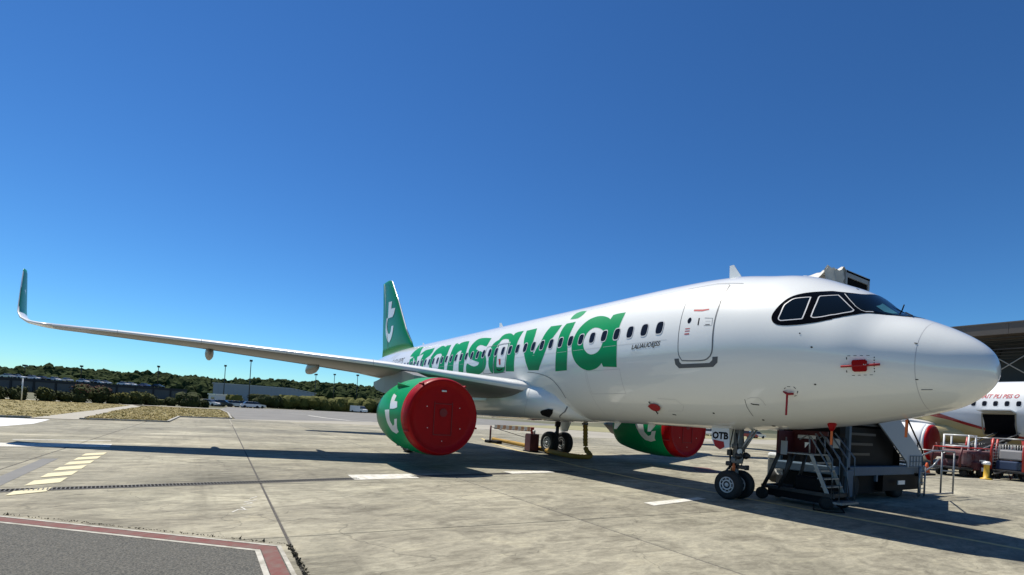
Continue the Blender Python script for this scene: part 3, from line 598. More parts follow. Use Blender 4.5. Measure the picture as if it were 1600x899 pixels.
def airframe(t, own=True, body=WHITE, nac=GREEN, fin_m=DKGREEN, tip_m=DKGREEN, belly=None):
    """fuselage, wings, tail, engines and gear shared by both parked airliners"""
    if own:
        fus_mesh('fuselage', 0.88, 37.5, body, t); fus_mesh('radome', 0.0, 0.868, body, t)
        o = fus_mesh('radome_joint', 0.8675, 0.8805, FSEAM, t)
        for v in o.data.vertices: v.co = Vector((v.co.x, v.co.y*0.9985, 3.3+(v.co.z-3.3)*0.9985))
    else:
        fus_mesh('fuselage', 0.0, 37.5, body, t, 96)
    # belly fairing
    rings = []
    for x, w, zb, zt in [(10.35, .25, 1.84, 2.0), (10.6, 1.10, 1.80, 2.6), (11.0, 1.62, 1.765, 2.98), (11.7, 1.93, 1.74, 3.22), (12.6, 2.06, 1.72, 3.30), (14, 2.10, 1.70, 3.25), (17, 2.10, 1.69, 3.15), (19, 2.05, 1.71, 3.1), (20.5, 1.9, 1.76, 2.9), (21.6, 1.3, 1.84, 2.4), (22.3, .3, 1.90, 2.1)]:
        zc = (zb+zt)/2; R = []
        for k in range(40):
            a = 2*PI*k/40; ca, sa = math.cos(a), math.sin(a); e = 0.72
            R.append(Vector((x, w*math.copysign(abs(ca)**e, ca), zc+(zt-zb)/2*math.copysign(abs(sa)**e, sa))))
        rings.append(R)
    fair = loft(rings, belly or body, 'belly_fairing', t)
    for mir in (False, True):
        sg = -1 if mir else 1
        R = [wing_ring(xl, y, zl, c, tc, tw) for y, xl, c, zl, tc, tw in WST]
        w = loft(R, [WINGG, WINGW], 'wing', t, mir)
        # the leading edge carries bright slats
        def slat_idx(p, me=None):
            y = abs(p.y)
            if y < 1.3 or y > 16.6: return 0
            q = wing_at(y); return 1 if (p.x-q[1])/q[2] < 0.125 and p.z > q[3]-0.02*q[2] else 0
        w.data.polygons.foreach_set('material_index', [slat_idx(p.center) for p in w.data.polygons])
        # slat gaps
        for ys in (6.9, 9.6, 12.2, 14.7):
            q = wing_at(ys); g = MB()
            pts = []
            for k in range(9):
                a = -1.2+2.4*k/8; pts.append((q[1]+q[2]*(.06-.065*math.cos(a)), sg*ys, q[3]+q[2]*.052*math.sin(a)))
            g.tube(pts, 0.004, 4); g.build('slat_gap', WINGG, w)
        # sharklet
        bank = lambda k: k
        SK = [(16.6, 19.93, 1.62, 4.04, .11, 0.0), (17.05, 20.22, 1.50, 4.08, .10, 0.15), (17.38, 20.55, 1.40, 4.15, .095, 0.45), (17.64, 20.92, 1.28, 4.30, .09, 0.9), (17.77, 21.20, 1.20, 4.50, .085, 1.3), (17.81, 21.38, 1.12, 4.72, .08, 1.48), (17.86, 21.75, .86, 5.45, .08, 1.52), (17.90, 22.08, .58, 6.10, .08, 1.52), (17.91, 22.2, .42, 6.22, .07, 1.52)]
        R = [wing_ring(xl, y, zl, c, tc, 0, bk) for y, xl, c, zl, tc, bk in SK]
        s = loft(R, [WINGW, tip_m], 'sharklet', t, mir)
        s.data.polygons.foreach_set('material_index', [1 if p.center.z > 4.60 and (p.center.x-(21.33+(p.center.z-4.72)*.52)) > 0.06 else 0 for p in s.data.polygons])
        if own and not mir:
            place = lambda u, v: Vector((22.25-u*.8, 17.80+v*.05, 5.1+v*.95))
            text_on('tip_logo', 't', 0.75, place, LOGO, s)
        # flap track fairings
        for yf, dz, L in ((4.6, 0.0, 2.9), (8.25, 0.0, 2.4), (11.9, 0.0, 2.0)):
            q = wing_at(yf); xe = q[1]+q[2]; RR = []
            for a, r in ((-.72, .03), (-.6, .12), (-.4, .19), (-.1, .21), (.1, .18), (.25, .12), (.33, .04)):
                cx = xe+a*L; zc = q[3]-0.16-0.02*L-max(0, a)*.25
                RR.append([Vector((cx, yf+r*.72*math.cos(2*PI*k/14), zc+r*1.25*math.sin(2*PI*k/14))) for k in range(14)])
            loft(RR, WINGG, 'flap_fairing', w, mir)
        # flap and aileron shut lines on the underside
        for y0, y1, fr in ((2.6, 6.3, .74), (6.5, 12.6, .76), (12.8, 15.8, .78)):
            a, b = wing_at(y0), wing_at(y1); g = MB()
            pts = []
            for q in (a, b):
                yt = 5*q[4]*(0.2969*math.sqrt(fr)-0.1260*fr-0.3516*fr*fr+0.2843*fr**3-0.1036*fr**4)*.95; yc = .012*math.sin(PI*fr**1.3); dz = -fr*q[2]*math.sin(q[5])+(yc-yt)*q[2]*math.cos(q[5]); pts.append((q[1]+q[2]*fr, sg*(y0 if q is a else y1), q[3]+dz))
            g.tube(pts, 0.010, 4); g.build('shut_line', SEAM, w)
        # tailplane
        R = [wing_ring(31.6+k*3.5, .6+k*5.55, 4.42+k*.58, 4.0-k*2.55, .10, 0) for k in (0, .5, .97, 1.0)]
        R[-1] = wing_ring(35.45, 6.2, 5.0, 1.0, .05)
        loft(R, body, 'tailplane', t, mir)
        # engine: nacelle, lip, exhaust, pylon
        prof = list(zip(NACX, NACR)); m = MB(); xs = list(np.linspace(11.36, 14.7, 30))
        cy = sg*NCY
        m.lathe([(float(_nf(x)), x) for x in xs]+[(0.93, 14.68), (0.90, 14.0), (0.55, 14.0)], (0, cy, NCZ), 'x', 72)
        e = m.build('nacelle', nac, t)
        l = MB(); l.lathe([(0.95, 11.5), (1.02, 11.26), (1.06, 11.225), (1.10, 11.22), (1.155, 11.27), (1.186, 11.362)], (0, cy, NCZ), 'x', 72); l.build('inlet_lip', ALU if own else WHITE, e)
        l = MB(); l.lathe([(0.62, 13.9), (0.60, 14.9), (0.46, 15.6), (0.30, 15.65), (0.28, 15.9), (0.0, 16.4)], (0, cy, NCZ), 'x', 40); l.build('exhaust', DMET, e)
        RR = []
        for x, z0, z1, hw in ((12.6, 2.86, 2.96, .05), (13.3, 2.7, 3.05, .20), (14.2, 2.6, 3.22, .25), (15.3, 2.5, 3.20, .25), (16.4, 2.45, 3.10, .22), (17.6, 2.6, 2.98, .14), (18.4, 2.8, 2.95, .03)):
            RR.append([Vector((x, NCY+a*hw, z0 if b < 0 else z1)) for a, b in ((-1, -1), (1, -1), (1, 1), (-1, 1))])
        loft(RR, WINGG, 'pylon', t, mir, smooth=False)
        if own:
            # cowl seam line and vortex strake
            l = MB(); l.lathe([(1.2555, 12.62), (1.2575, 12.625), (1.2555, 12.63)], (0, cy, NCZ), 'x', 72); l.build('cowl_joint', SEAM, e)
            for th in (2.35, .80):
                l = MB(); a = nsurf(11.9, th); b = nsurf(13.0, th); n = nnorm(12.4, th)
                P = [a+n*-.01, b+n*-.01, b+n*.02+Vector((-.05, 0, 0)), (a+b)/2+n*.17+Vector((.2, 0, 0)), a+n*.02]; w_ = Vector((0, -math.sin(th), math.cos(th)))*.012
                if mir: P = [Vector((p.x, -p.y, p.z)) for p in P]; w_.y *= -1
                k = len(P); l.add([p+w_ for p in P]+[p-w_ for p in P], [tuple(range(k)), tuple(range(2*k-1, k-1, -1))]+[(i, (i+1) % k, k+(i+1) % k, k+i) for i in range(k)])
                l.build('strake', nac, e)
            up = [(12.70, .546), (12.32, .481), (12.29, .335), (12.02, .321), (11.89, .172), (12.15, .134), (12.50, .126), (12.62, .314), (12.68, .449)]
            lo = [(13.02, .090), (12.54, .105), (12.455, -.163), (12.26, -.306), (12.10, -.259), (12.04, -.124), (11.82, -.105), (11.92, -.363), (11.89, -.446), (12.18, -.512), (12.49, -.457), (12.71, -.282), (12.85, -.12)]
            def logo_at(sgn):
                for nm, P in (('logo', up), ('logo', lo)):
                    conform(nm, [smooth_poly(P, 3, .42)], 0.006, LOGO, e, 0.1, nsurf, nnorm, 1.25, mirror=mir)
                    Q = [(x, PI-a) for x, a in P]
                    conform(nm, [smooth_poly(Q, 3, .42)], 0.006, LOGO, e, 0.1, nsurf, nnorm, 1.25, mirror=mir)
            logo_at(1)
            # thin pale ring where the lip meets the cowl, latch and placards low on the cowl
            for k in range(3):
                p = nsurf(12.5+k*.5, -1.1); l = MB(); l.box((p.x, sg*p.y, p.z), (.16, .05, .05)); l.build('latch', SEAM, e)
    # fin and rudder
    F = [(28.6, 5.86, 8.1, .03), (29.2, 6.25, 7.25, .055), (30.0, 6.95, 6.28, .075), (31.2, 8.25, 4.85, .09), (32.55, 9.78, 3.36, .095), (34.25, 11.52, 2.08, .095), (34.62, 11.70, 1.80, .09)]
    F = [(28.7, 5.75, 6.9, .02), (29.35, 6.45, 6.2, .07), (30.55, 7.45, 5.20, .085), (32.5, 9.72, 3.55, .09), (34.2, 11.5, 2.15, .09), (34.65, 11.68, 1.75, .08)]
    R = []
    for xl, z, c, tc in F:
        up, lo = airfoil(12, tc, 0); P = up[::-1]+lo[1:-1]; R.append([Vector((xl+a*c, b*c, z)) for a, b in P])
    loft(R, [fin_m, WHITE], 'fin', t, mi=lambda p: 0)
    m = MB(); m.tube([(29.42, 0, 6.5), (30.58, 0, 7.47), (32.52, 0, 9.74), (34.22, 0, 11.5)], [.02, .05, .05, .04], 8); m.build('fin_leading_edge', ALU, t)
    m = MB(); m.tube([(33.85, .17, 6.2), (34.60, .13, 8.2), (35.85, .085, 11.6)], 0.012, 4); m.build('rudder_gap', SEAM, t)

def gear(t):
    # main gear
    for s in (-1, 1):
        for k in (-1, 1): wheel('wheel', (17.71, s*3.795+k*.4635, .578), .578, .43, t)
        m = MB(); ax = Vector((17.71, s*3.795, .578))
        m.tube([ax+Vector((0, -.62, 0)), ax+Vector((0, .62, 0))], .085, 12)
        m.tube([ax, ax+Vector((-.02, -s*.02, .95))], .09, 12); m.tube([ax+Vector((-.02, -s*.02, .85)), (17.35, s*3.68, 3.0)], [.15, .18], 14)
        m.tube([ax+Vector((-.1, 0, 1.35)), (17.1, s*2.2, 2.5)], .06, 8)
        m.tube([(17.62, s*3.78, 1.25), (18.05, s*3.79, 1.0), (17.85, s*3.79, .62)], .045, 8)
        m.tube([(17.5, s*3.74, 1.9), (17.75, s*3.86, 1.3), (17.78, s*3.9, .8)], .016, 6)
        m.tube([(17.3, s*3.6, 2.2), (16.5, s*3.1, 2.4)], .05, 8)
        m.build('main_gear_leg', STRUT if s > 0 else DMET, t)
        d = MB(); d.prism([(16.95, 2.75), (18.0, 2.75), (18.05, 1.7), (17.85, 1.15), (17.3, 1.2), (17.0, 1.8)], s*4.12, s*4.15, 'y'); d.build('main_gear_door', WHITE, t)
    # nose gear
    for k in (-1, 1): wheel('wheel', (5.07, k*.25, .381), .381, .225, t)
    m = MB(); m.tube([(5.07, -.34, .381), (5.07, .34, .381)], .055, 10)
    m.tube([(5.07, 0, .36), (5.05, 0, 1.0)], .075, 14); m.tube([(5.05, 0, .95), (5.0, 0, 2.0)], .115, 16)
    m.lathe([(.15, -.07), (.16, -.05), (.16, .05), (.15, .07)], (5.045, 0, 1.02), 'z', 16); m.lathe([(.15, -.05), (.15, .05)], (5.03, 0, 1.4), 'z', 16)
    m.build('nose_gear_leg', STRUT, t)
    m = MB(); m.tube([(5.02, .02, 1.12), (4.62, .02, 1.84)], .032, 8); m.tube([(5.02, -.06, 1.12), (4.62, -.16, 1.86)], .032, 8)
    m.tube([(4.98, .12, 1.25), (4.9, .14, 1.85)], .02, 6); m.build('drag_brace', GALV, t)
    m = MB(); m.tube([(5.16, 0, .92), (5.34, 0, .70), (5.14, 0, .46)], .035, 8); m.box((5.30, 0, .70), (.05, .16, .06)); m.build('torque_link', DMET, t)
    for y in (-.16, .16):
        m = MB(); m.lathe([(.02, .07), (.085, .06), (.095, 0), (.05, -.09)], (4.88, y, 1.16), 'x', 16); m.build('steering_unit', DMET, t)
    m = MB(); m.box((4.88, .0, .86), (.30, .12, .10), bev=.02); m.box((4.75, .0, .86), (.06, .16, .13), bev=.02); m.build('tow_fitting', DMET, t)
    m = MB(); m.box((5.19, .10, 1.22), (.12, .1, .16), bev=.02); m.build('valve_box', DMET, t)
    m = MB(); m.box((5.17, .13, .93), (.16, .12, .12), bev=.03); m.build('valve_box', DMET, t)
    m = MB(); m.lathe([(.0, .055), (.07, .05), (.078, 0)], (4.84, .17, 1.27), 'x', 14); m.build('taxi_light', mat('lamp_glass', (.75, .75, .72), .15), t)
    m = MB()
    for pts in ([(5.12, .08, 1.9), (5.18, .12, 1.4), (5.12, .13, 1.0), (5.10, .1, .6)], [(4.97, -.1, 1.8), (4.9, -.12, 1.2), (5.0, -.12, .8)], [(5.13, -.03, 1.6), (5.22, .05, 1.15), (5.16, .09, .75)], [(5.0, .13, 1.75), (4.93, .15, 1.35), (5.0, .13, .9)]): m.tube(pts, .013, 6)
    m.build('hydraulic_hose', BLACK, t)
    m = MB(); m.tube([(5.02, .11, 1.05), (5.06, .13, .60)], [.035, .05], 8); m.build('orange_sleeve', ORANGE, t)
    # the open rear gear door with the registration letters
    m = MB(); m.prism([(5.62, 1.86), (5.10, 1.86), (5.06, 1.36), (5.30, 1.30), (5.50, 1.37), (5.60, 1.55)], .30, .325, 'y'); d = m.build('nose_gear_door', mat('door_white', (.62, .66, .72), .35), t)
    m = MB(); m.prism([(5.62, 1.86), (5.10, 1.86), (5.06, 1.36), (5.30, 1.30), (5.50, 1.37), (5.60, 1.55)], -.325, -.30, 'y'); m.build('nose_gear_door', WHITE, t)
    text_on('registration', 'OTB', .25, lambda u, v: Vector((5.58-u*.95, .3285, 1.57+v)), BLACK, d, 0, .012)
    m = MB(); m.prism([(5.55, 1.535), (5.23, 1.50), (5.20, 1.36), (5.33, 1.28), (5.48, 1.36)], .326, .332, 'y'); m.build('red_flash', REDF, d)

own = thing('airliner', 'white airliner with big green transavia lettering, green engines and green tail fin', 'airliner')
airframe(own); gear(own)
# flight deck glazing
half_up = MK['mask'][0]; half_lo = MK['mask_low'][0]
half_lo = half_lo[1:16]+[(1.53, .99), (1.40, 1.10), (1.27, 1.20), (1.16, 1.36)]
P = half_up[:-1]+[(1.95, 1.571)]+[(x, PI-a) for x, a in reversed(half_up[:-1])]+[(x, PI-a) for x, a in half_lo]+[(1.13, 1.571)]+list(reversed(half_lo))
mask = conform('cockpit_mask', [smooth_poly(P, 3, .6)], .006, BLACKP, own, .07)
for k in (0, 1):
    for nm in ('pane1', 'pane2'):
        Q = smooth_poly(MK[nm][0], 3, .5); Q = mirror_t(Q) if k else Q
        w = conform('cockpit_window', [Q], .009, GLASS, mask, .07)
        conform('window_rim', [Q, offset_poly(Q, -.022)], .012, mat('rim_metal', (.70, .70, .69), .35, metal=.2), mask, .07)
    Q = [(2.16, 1.01), (2.06, 1.11), (1.93, 1.23), (1.90, 1.50), (1.22, 1.50), (1.27, 1.22), (1.36, 1.14), (1.46, 1.09), (1.58, 1.01), (1.69, .90), (1.79, .82), (1.86, .80), (1.96, .84), (2.08, .92)]
    Q = mirror_t(Q) if k else Q
    conform('windshield', [smooth_poly(Q, 3, .5)], .009, GLASS, mask, .07)
line_strip('windshield_seal', [(2.20, .985), (2.03, .87), (1.90, .80), (1.80, .785), (1.74, .81), (1.66, .91)], .018, .012, FSEAM, mask)
conform('sunscreen', [[(1.705, 1.08), (1.715, 1.30), (1.56, 1.31), (1.415, 1.225), (1.463, 1.13), (1.563, 1.075)]], .0125, SCREEN, mask, .06)
m = MB(); a = surf(1.50, 1.50)+snorm(1.5, 1.5)*.02; m.tube([a, a+Vector((-.05, .03, .13))], .012, 6); m.tube([surf(1.2, 1.25)+snorm(1.2, 1.25)*.03, surf(1.42, 1.47)+snorm(1.42, 1.47)*.03], .012, 6); m.build('wiper', BLACK, mask)
# service door
dp = [(5.58, .815), (5.62, .68), (5.575, .47), (5.535, .24), (5.51, .02), (5.49, -.11), (5.40, -.185), (5.08, -.193), (4.76, -.19), (4.62, -.15), (4.565, -.08), (4.57, .11), (4.585, .28), (4.60, .50), (4.64, .74), (4.67, .87), (4.73, .905), (5.05, .905), (5.46, .885)]
dp = smooth_poly(dp, 3, .6)
conform('door_seal', [offset_poly(dp, .030)], .004, mat('door_rubber', (.15, .16, .17), .5), own, .1)
door = conform('passenger_door', [dp], .009, WHITE, own, .1)
conform('door_window', [[(5.29+.055*math.cos(a), .31+.04*math.sin(a)) for a in np.linspace(0, 2*PI, 16, endpoint=False)]], .013, CABGL, door, .05)
conform('door_handle', [[(5.035, .33), (5.00, .33), (4.985, .235), (5.02, .235)]], .013, BLACK, door, .05)
conform('red_placard', [[(5.26, .465), (5.0, .452), (4.82, .455), (4.82, .437), (5.0, .425), (5.25, .44)]], .013, mat('placard_red', (.45, .03, .03), .5), door, .05)
for q, (ta, tb) in enumerate(((.205, .195), (.175, .165), (.14, .125))): conform('red_placard', [[(5.36, ta), (5.22, ta), (5.22, tb), (5.36, tb)]], .013, MATS['placard_red'], door, .05)
line_strip('stencil_line', [(4.86, .325), (4.64, .315), (4.62, .22), (4.84, .225)], .010, .013, SEAM, door)
line_strip('stencil_line', [(4.80, .235), (4.68, .232)], .022, .013, SEAM, door); line_strip('stencil_line', [(4.82, .28), (4.68, .275)], .008, .013, FSEAM, door)
sill = [(5.64, -.165), (5.50, -.165), (5.49, -.205), (5.43, -.235), (4.64, -.235), (4.56, -.205), (4.545, -.165), (4.41, -.165), (4.43, -.235), (4.55, -.285), (5.52, -.285), (5.62, -.235)]
conform('door_scuff_plate', [smooth_poly(sill, 2, .5)], .005, GASKET, own, .1)
line_strip('rain_gutter', [(5.95, .93), (5.1, .965), (4.35, .93)], .018, .012, SEAM, own)
# lettering along the side
for ch, key in (('a', 'a3'), ('dot', 'idot'), ('i', 'i'), ('v', 'v'), ('a', 'a2'), ('s', 's'), ('n', 'n'), ('a', 'a1'), ('r', 'r'), ('t', 't')):
    L = [smooth_poly(q, 3, .7) for q in LET[key]]
    conform('letter', L, .004, GREEN, own, .16)
    if key in ('a2', 'a1', 'a3', 'n', 's', 'v', 'i', 'r', 't', 'idot'):
        for q in L: line_strip('letter_edge', q, .016, .0032, LOGO, own, closed=True)
# cabin windows, one frame and pane shared by all
wp = []
for k in range(20):
    a = 2*PI*k/20; e = .62; wp.append((.115*math.copysign(abs(math.cos(a))**e, math.cos(a)), .165*math.copysign(abs(math.sin(a))**e, math.sin(a))))
def win_poly(s): return [(10+x*s, .256+y*s/1.98) for x, y in wp]
fr0 = conform('window', [win_poly(1.17), win_poly(1.0)], .0075, mat('window_frame', (.66, .67, .67), .3), own, .1); pa0 = conform('pane', [win_poly(1.01)], .0070, CABGL, fr0, .1)
for o in (fr0, pa0):
    for v in o.data.vertices: v.co.x -= 10
WX = [6.21+.532*k for k in range(41)]
rw = random.Random(5)
for k, x in enumerate(WX):
    if k == 0: o = fr0
    else:
        o = fr0.copy(); link(o, own); p = pa0.copy(); link(p, o)
    o.location = (x, 0, 0)
fm = fr0.data.copy(); fm.transform(Matrix.Scale(-1, 4, (0, 1, 0))); fm.flip_normals(); pm = pa0.data.copy(); pm.transform(Matrix.Scale(-1, 4, (0, 1, 0))); pm.flip_normals()
for k, x in enumerate(WX):
    o = bpy.data.objects.new('window', fm); link(o, own); o.location = (x, 0, 0); link(bpy.data.objects.new('pane', pm), o)
# overwing exit
ex = [(14.72, .34), (14.72, -.12), (14.62, -.17), (13.98, -.17), (13.88, -.12), (13.88, .34), (13.98, .40), (14.62, .40)]
line_strip('exit_band', smooth_poly([(14.77, .36), (14.77, -.13), (14.65, -.19), (13.94, -.19), (13.83, -.13), (13.83, .36), (13.95, .43), (14.65, .43)], 2, .9), .035, .0052, LOGO, own, closed=True)
line_strip('overwing_exit_seam', smooth_poly(ex, 2, .9), .022, .0062, GASKET, own, closed=True)
line_strip('overwing_exit_seam', smooth_poly([(x+.9 if x > 14.3 else x+.9, a) for x, a in ex], 2, .9), .022, .0062, SEAM, own, closed=True)
conform('exit_placard', [[(14.4, .10), (14.25, .10), (14.2, -.02), (14.32, -.02)]], .008, MATS['placard_red'], own, .1)
line_strip('exit_arrow', [(14.5, -.10), (14.3, -.13), (14.05, -.10)], .05, .008, BLACK, own)
# hull joints, ports and access panels
for x, a0, a1 in ((9.12, -1.2, -.2), (16.9, .1, 1.5), (23.2, .1, 1.5)):
    line_strip('hull_joint', [(x, a) for a in np.linspace(a0, a1, 30)], .010, .0028, FSEAM, own)
for a, x0, x1 in ((.085, 5.9, 22), (.93, 6.0, 27)):
    line_strip('lap_joint', [(x, a) for x in np.linspace(x0, x1, 40)], .009, .0028, FSEAM, own)
line_strip('panel_outline', smooth_poly([(9.05, -.25), (9.05, -.62), (7.6, -.62), (7.6, -.25)], 2, .9), .012, .004, FSEAM, own, closed=True)
line_strip('panel_outline', [(3.93, -.72), (3.82, -.695), (3.63, -.70), (3.58, -.75), (3.56, -.82)], .012, .004, FSEAM, own)
line_strip('panel_outline', [(3.98, -.72), (4.02, -.85), (4.02, -1.02)], .014, .004, SEAM, own)
line_strip('panel_outline', [(6.5, -.70), (5.9, -.72), (5.75, -.82), (5.9, -.92), (6.4, -.93)], .010, .004, FSEAM, own)
line_strip('panel_handle', [(3.88, -.785), (3.84, -.80), (3.70, -.81)], .03, .006, BLACK, own)
line_strip('pressure_port', [(.83, -.59), (.69, -.60)], .035, .006, SEAM, own); line_strip('pressure_port', [(6.33, -1.0), (6.22, -1.01)], .04, .006, BLACK, own)
for x, a, r in ((2.64, .16, .018), (2.40, 0, .022), (2.40, -.50, .022), (4.98, -.94, .03), (3.86, -1.11, .03), (3.80, -1.30, .045), (.90, .41, .025), (.86, -.36, .022), (2.19, 1.33, .03)):
    conform('drain_port', [[(x+r*math.cos(q), a+r/UR*math.sin(q)) for q in np.linspace(0, 2*PI, 10, endpoint=False)]], .006, BLACK, own, .1)
def dashes(pts, name):
    P = [Vector(p) for p in pts]
    for a, b in zip(P[:-1], P[1:]):
        n = max(1, int(Vector(((b-a).x, (b-a).y*UR)).length/.085))
        for k in range(n): line_strip(name, [a.lerp(b, k/n), a.lerp(b, (k+.5)/n)], .013, .005, BLACK, own)
dashes([(1.80, -.05), (1.43, .02)], 'sensor_marking'); dashes([(1.41, 0), (1.41, -.28)], 'sensor_marking'); dashes([(1.44, -.305), (1.79, -.345)], 'sensor_marking'); dashes([(1.81, -.07), (1.81, -.14)], 'sensor_marking'); dashes([(1.82, -.27), (1.82, -.33)], 'sensor_marking')
dashes([(3.02, -.57), (2.95, -.54), (2.82, -.54), (2.76, -.60), (2.82, -.67), (2.92, -.685)], 'sensor_marking')
# wheel-well lamp under the wing root, scoop edge
_FR = np.array([(10.35, .25, 1.84, 2.0), (10.6, 1.10, 1.80, 2.6), (11.0, 1.62, 1.765, 2.98), (11.7, 1.93, 1.74, 3.22), (12.6, 2.06, 1.72, 3.30), (14, 2.10, 1.70, 3.25), (17, 2.10, 1.69, 3.15)])
def fairsurf(x, a):
    w, zb, zt = [float(np.interp(x, _FR[:, 0], _FR[:, k])) for k in (1, 2, 3)]; c, q = math.cos(a), math.sin(a)
    return Vector((x, w*math.copysign(abs(c)**.72, c), (zb+zt)/2+(zt-zb)/2*math.copysign(abs(q)**.72, q)))
def fairnorm(x, a):
    n = (fairsurf(x, a+.02)-fairsurf(x, a-.02)).cross(fairsurf(x+.02, a)-fairsurf(x-.02, a)).normalized()
    return n if n.y > 0 else -n
conform('landing_light_port', [smooth_poly([(11.58, -.42), (11.70, -.70), (11.54, -.85), (11.18, -.52), (11.05, -.25), (11.22, -.24)], 3, .6)], .02, BLACK, own, .05, fairsurf, fairnorm)
line_strip('fairing_seam', [(12.30, .9), (12.13, .3), (12.12, .01), (12.25, -.25), (12.48, -.512), (12.8, -.85), (13.09, -1.2)], .014, .008, FSEAM, own, fairsurf, fairnorm)
line_strip('fairing_seam', [(10.72, .02), (10.78, -.25), (10.95, -.6), (11.10, -.85)], .03, .012, SEAM, own, fairsurf, fairnorm)
_fe = [(12.3, -.20), (11.88, -.218), (11.31, -.266), (10.91, -.339), (10.66, -.45), (10.53, -.58), (10.50, -.70)]
_fe = [tuple(Vector(_fe[i]).lerp(Vector(_fe[i+1]), k/4)) for i in range(6) for k in range(4)]+[_fe[-1]]
for _ in range(3): _fe = [_fe[0]]+[tuple((Vector(_fe[i-1])+Vector(_fe[i])*2+Vector(_fe[i+1]))/4) for i in range(1, len(_fe)-1)]+[_fe[-1]]
line_strip('fairing_edge', _fe, .02, .012, SEAM, own)

# small writing
def on_hull(x0, t0, sl=0.0): return lambda u, v: (lambda x, a: surf(x, a)+snorm(x, a)*.005)(x0-u, t0+sl*u+v/UR)
text_on('name_lettering', 'LALIAUOEJSS', .175, on_hull(7.13, .005, .012), BLACK, own, .25, .003)
text_on('registration', 'F-GUPPS', .62, on_hull(28.2, .24, .028), BLACK, own, .2)
line_strip('stencil_line', [(28.83, .50), (28.05, .83)], .03, .005, SEAM, own); line_strip('stencil_line', [(28.2, .5), (27.6, .70)], .03, .005, SEAM, own)
# emblem on the fin
def finp(P):
    V, F = tri_region([P], .2, 1.0)
    def ty(x, z):
        zz = [5.75, 6.45, 7.45, 9.72, 11.5]; xx = [28.7, 29.35, 30.55, 32.5, 34.2]; cc = [6.9, 6.2, 5.2, 3.55, 2.15]; tt = [.02, .07, .085, .09, .09]
        xl = np.interp(z, zz, xx); c = np.interp(z, zz, cc); tc = np.interp(z, zz, tt); q = min(1, max(0, (x-xl)/c))
        return 5*tc*c*.95*(0.2969*math.sqrt(q)-0.1260*q-0.3516*q*q+0.2843*q**3-0.1036*q**4)
    for s in (-1, 1):
        o = meshobj('fin_emblem', [(x, s*(ty(x, z)+.02), z) for x, z in V], F, LOGO, own, False)
finp(smooth_poly([(34.35, 9.92), (33.55, 9.85), (33.58, 9.30), (32.72, 9.24), (32.86, 8.82), (33.15, 8.62), (34.30, 8.66)], 2, .3)); finp(smooth_poly([(34.80, 8.70), (34.28, 8.72), (34.48, 8.35), (34.40, 7.94), (34.05, 7.52), (33.66, 7.40), (33.36, 7.55), (33.26, 7.95), (32.76, 7.93), (32.83, 7.48), (33.16, 7.05), (33.66, 6.76), (34.20, 6.98), (34.66, 7.45), (34.86, 8.0)], 3, .8))
# aerials on the crown
for x, h in ((5.35, .42), (17.6, .30), (27.2, .22)):
    z = surf(x, PI/2).z; m = MB(); m.prism([(x+.18, z-.03), (x-.22, z-.03), (x+.08, z+h), (x+.20, z+h)], -.012, .012, 'y'); m.build('blade_aerial', WHITE, own)
for x, s in ((9.5, -1), (8.0, -1)):
    z = surf(x, -PI/2).z; m = MB(); m.prism([(x+.15, z+.03), (x-.18, z+.03), (x+.06, z-.22), (x+.16, z-.22)], -.012, .012, 'y'); m.build('blade_aerial', WHITE, own)

# red engine covers, pitot and sensor covers: loose things hung on the airliner
def engine_cover(s, label):
    c = thing('engine_cover', label, 'engine cover', (11.2, s*NCY, NCZ), group='red inlet covers')
    m = MB(); m.lathe([(1.222, .34), (1.212, .12), (1.19, .0), (1.165, -.06), (1.13, -.10), (1.095, -.085), (1.04, -.03), (0.9, -.022), (0, -.02)], (0, 0, 0), 'x', 80); m.build('cover', REDC, c)
    m = MB()
    for y in (-.30, .30): m.box((-.03, y, -.05), (.02, .02, 1.02))
    for z in (-.56, .40): m.box((-.03, 0, z), (.02, .60, .02))
    m.build('door_outline', mat('cover_dark', (.16, .003, .006), .5), c)
    m = MB(); m.lathe([(.13, -.05), (.12, -.035), (0, -.035)], (0, 0, .13), 'x', 18); m.build('cover_patch', MATS['cover_dark'], c)
    m = MB(); m.box((-.05, .02, .80), (.03, .17, .06), bev=.02); m.build('handle', ALU, c)
    for y, z in ((-.55, .3), (.55, .3), (-.6, -.35), (.5, -.35), (0, -.75)): m = MB(); m.lathe([(.015, -.042), (.012, -.03)], (0, y, z), 'x', 8); m.build('rivet', LOGO, c)
    for th in (2.2, .95, 3.4, -.4):
        y, z = math.cos(th), math.sin(th); m = MB(); m.box((.12, y*1.222, z*1.222), (.30, .05, .05), rot=Matrix.Rotation(th, 3, 'X')); m.build('strap', REDF, c)
    return c
engine_cover(1, 'big round red cover over the near engine inlet, fully in view'); engine_cover(-1, 'red cover over the far engine inlet, seen below the belly')
def skin_cover(name, label, P, off, x, a, m=REDF):
    o = conform(name, [P], off, m, None, .05); tag(o, label, 'probe cover'); return o
pc = thing('probe_cover', 'red square cover with a cross bar on the nose sensor below the cockpit windows', 'probe cover', tuple(surf(1.61, -.17)))
Q = smooth_poly([(1.715, -.10), (1.54, -.065), (1.51, -.085), (1.515, -.225), (1.54, -.25), (1.70, -.27), (1.73, -.25), (1.735, -.13)], 2, .6)
def child_local(o, p): o.parent = p; o.matrix_parent_inverse = Matrix.Identity(4); o.location = -Vector(p.location); return o
cb = conform('cover', [Q], .06, REDC, None, .05); sk = []
child_local(cb, pc)
m = MB(); pts = [surf(x, a)+snorm(x, a)*.045 for x, a in ((1.90, -.215), (1.75, -.19), (1.6, -.165), (1.45, -.14), (1.33, -.115))]; m.tube(pts, .022, 8); child_local(m.build('cross_bar', REDF, None), pc)
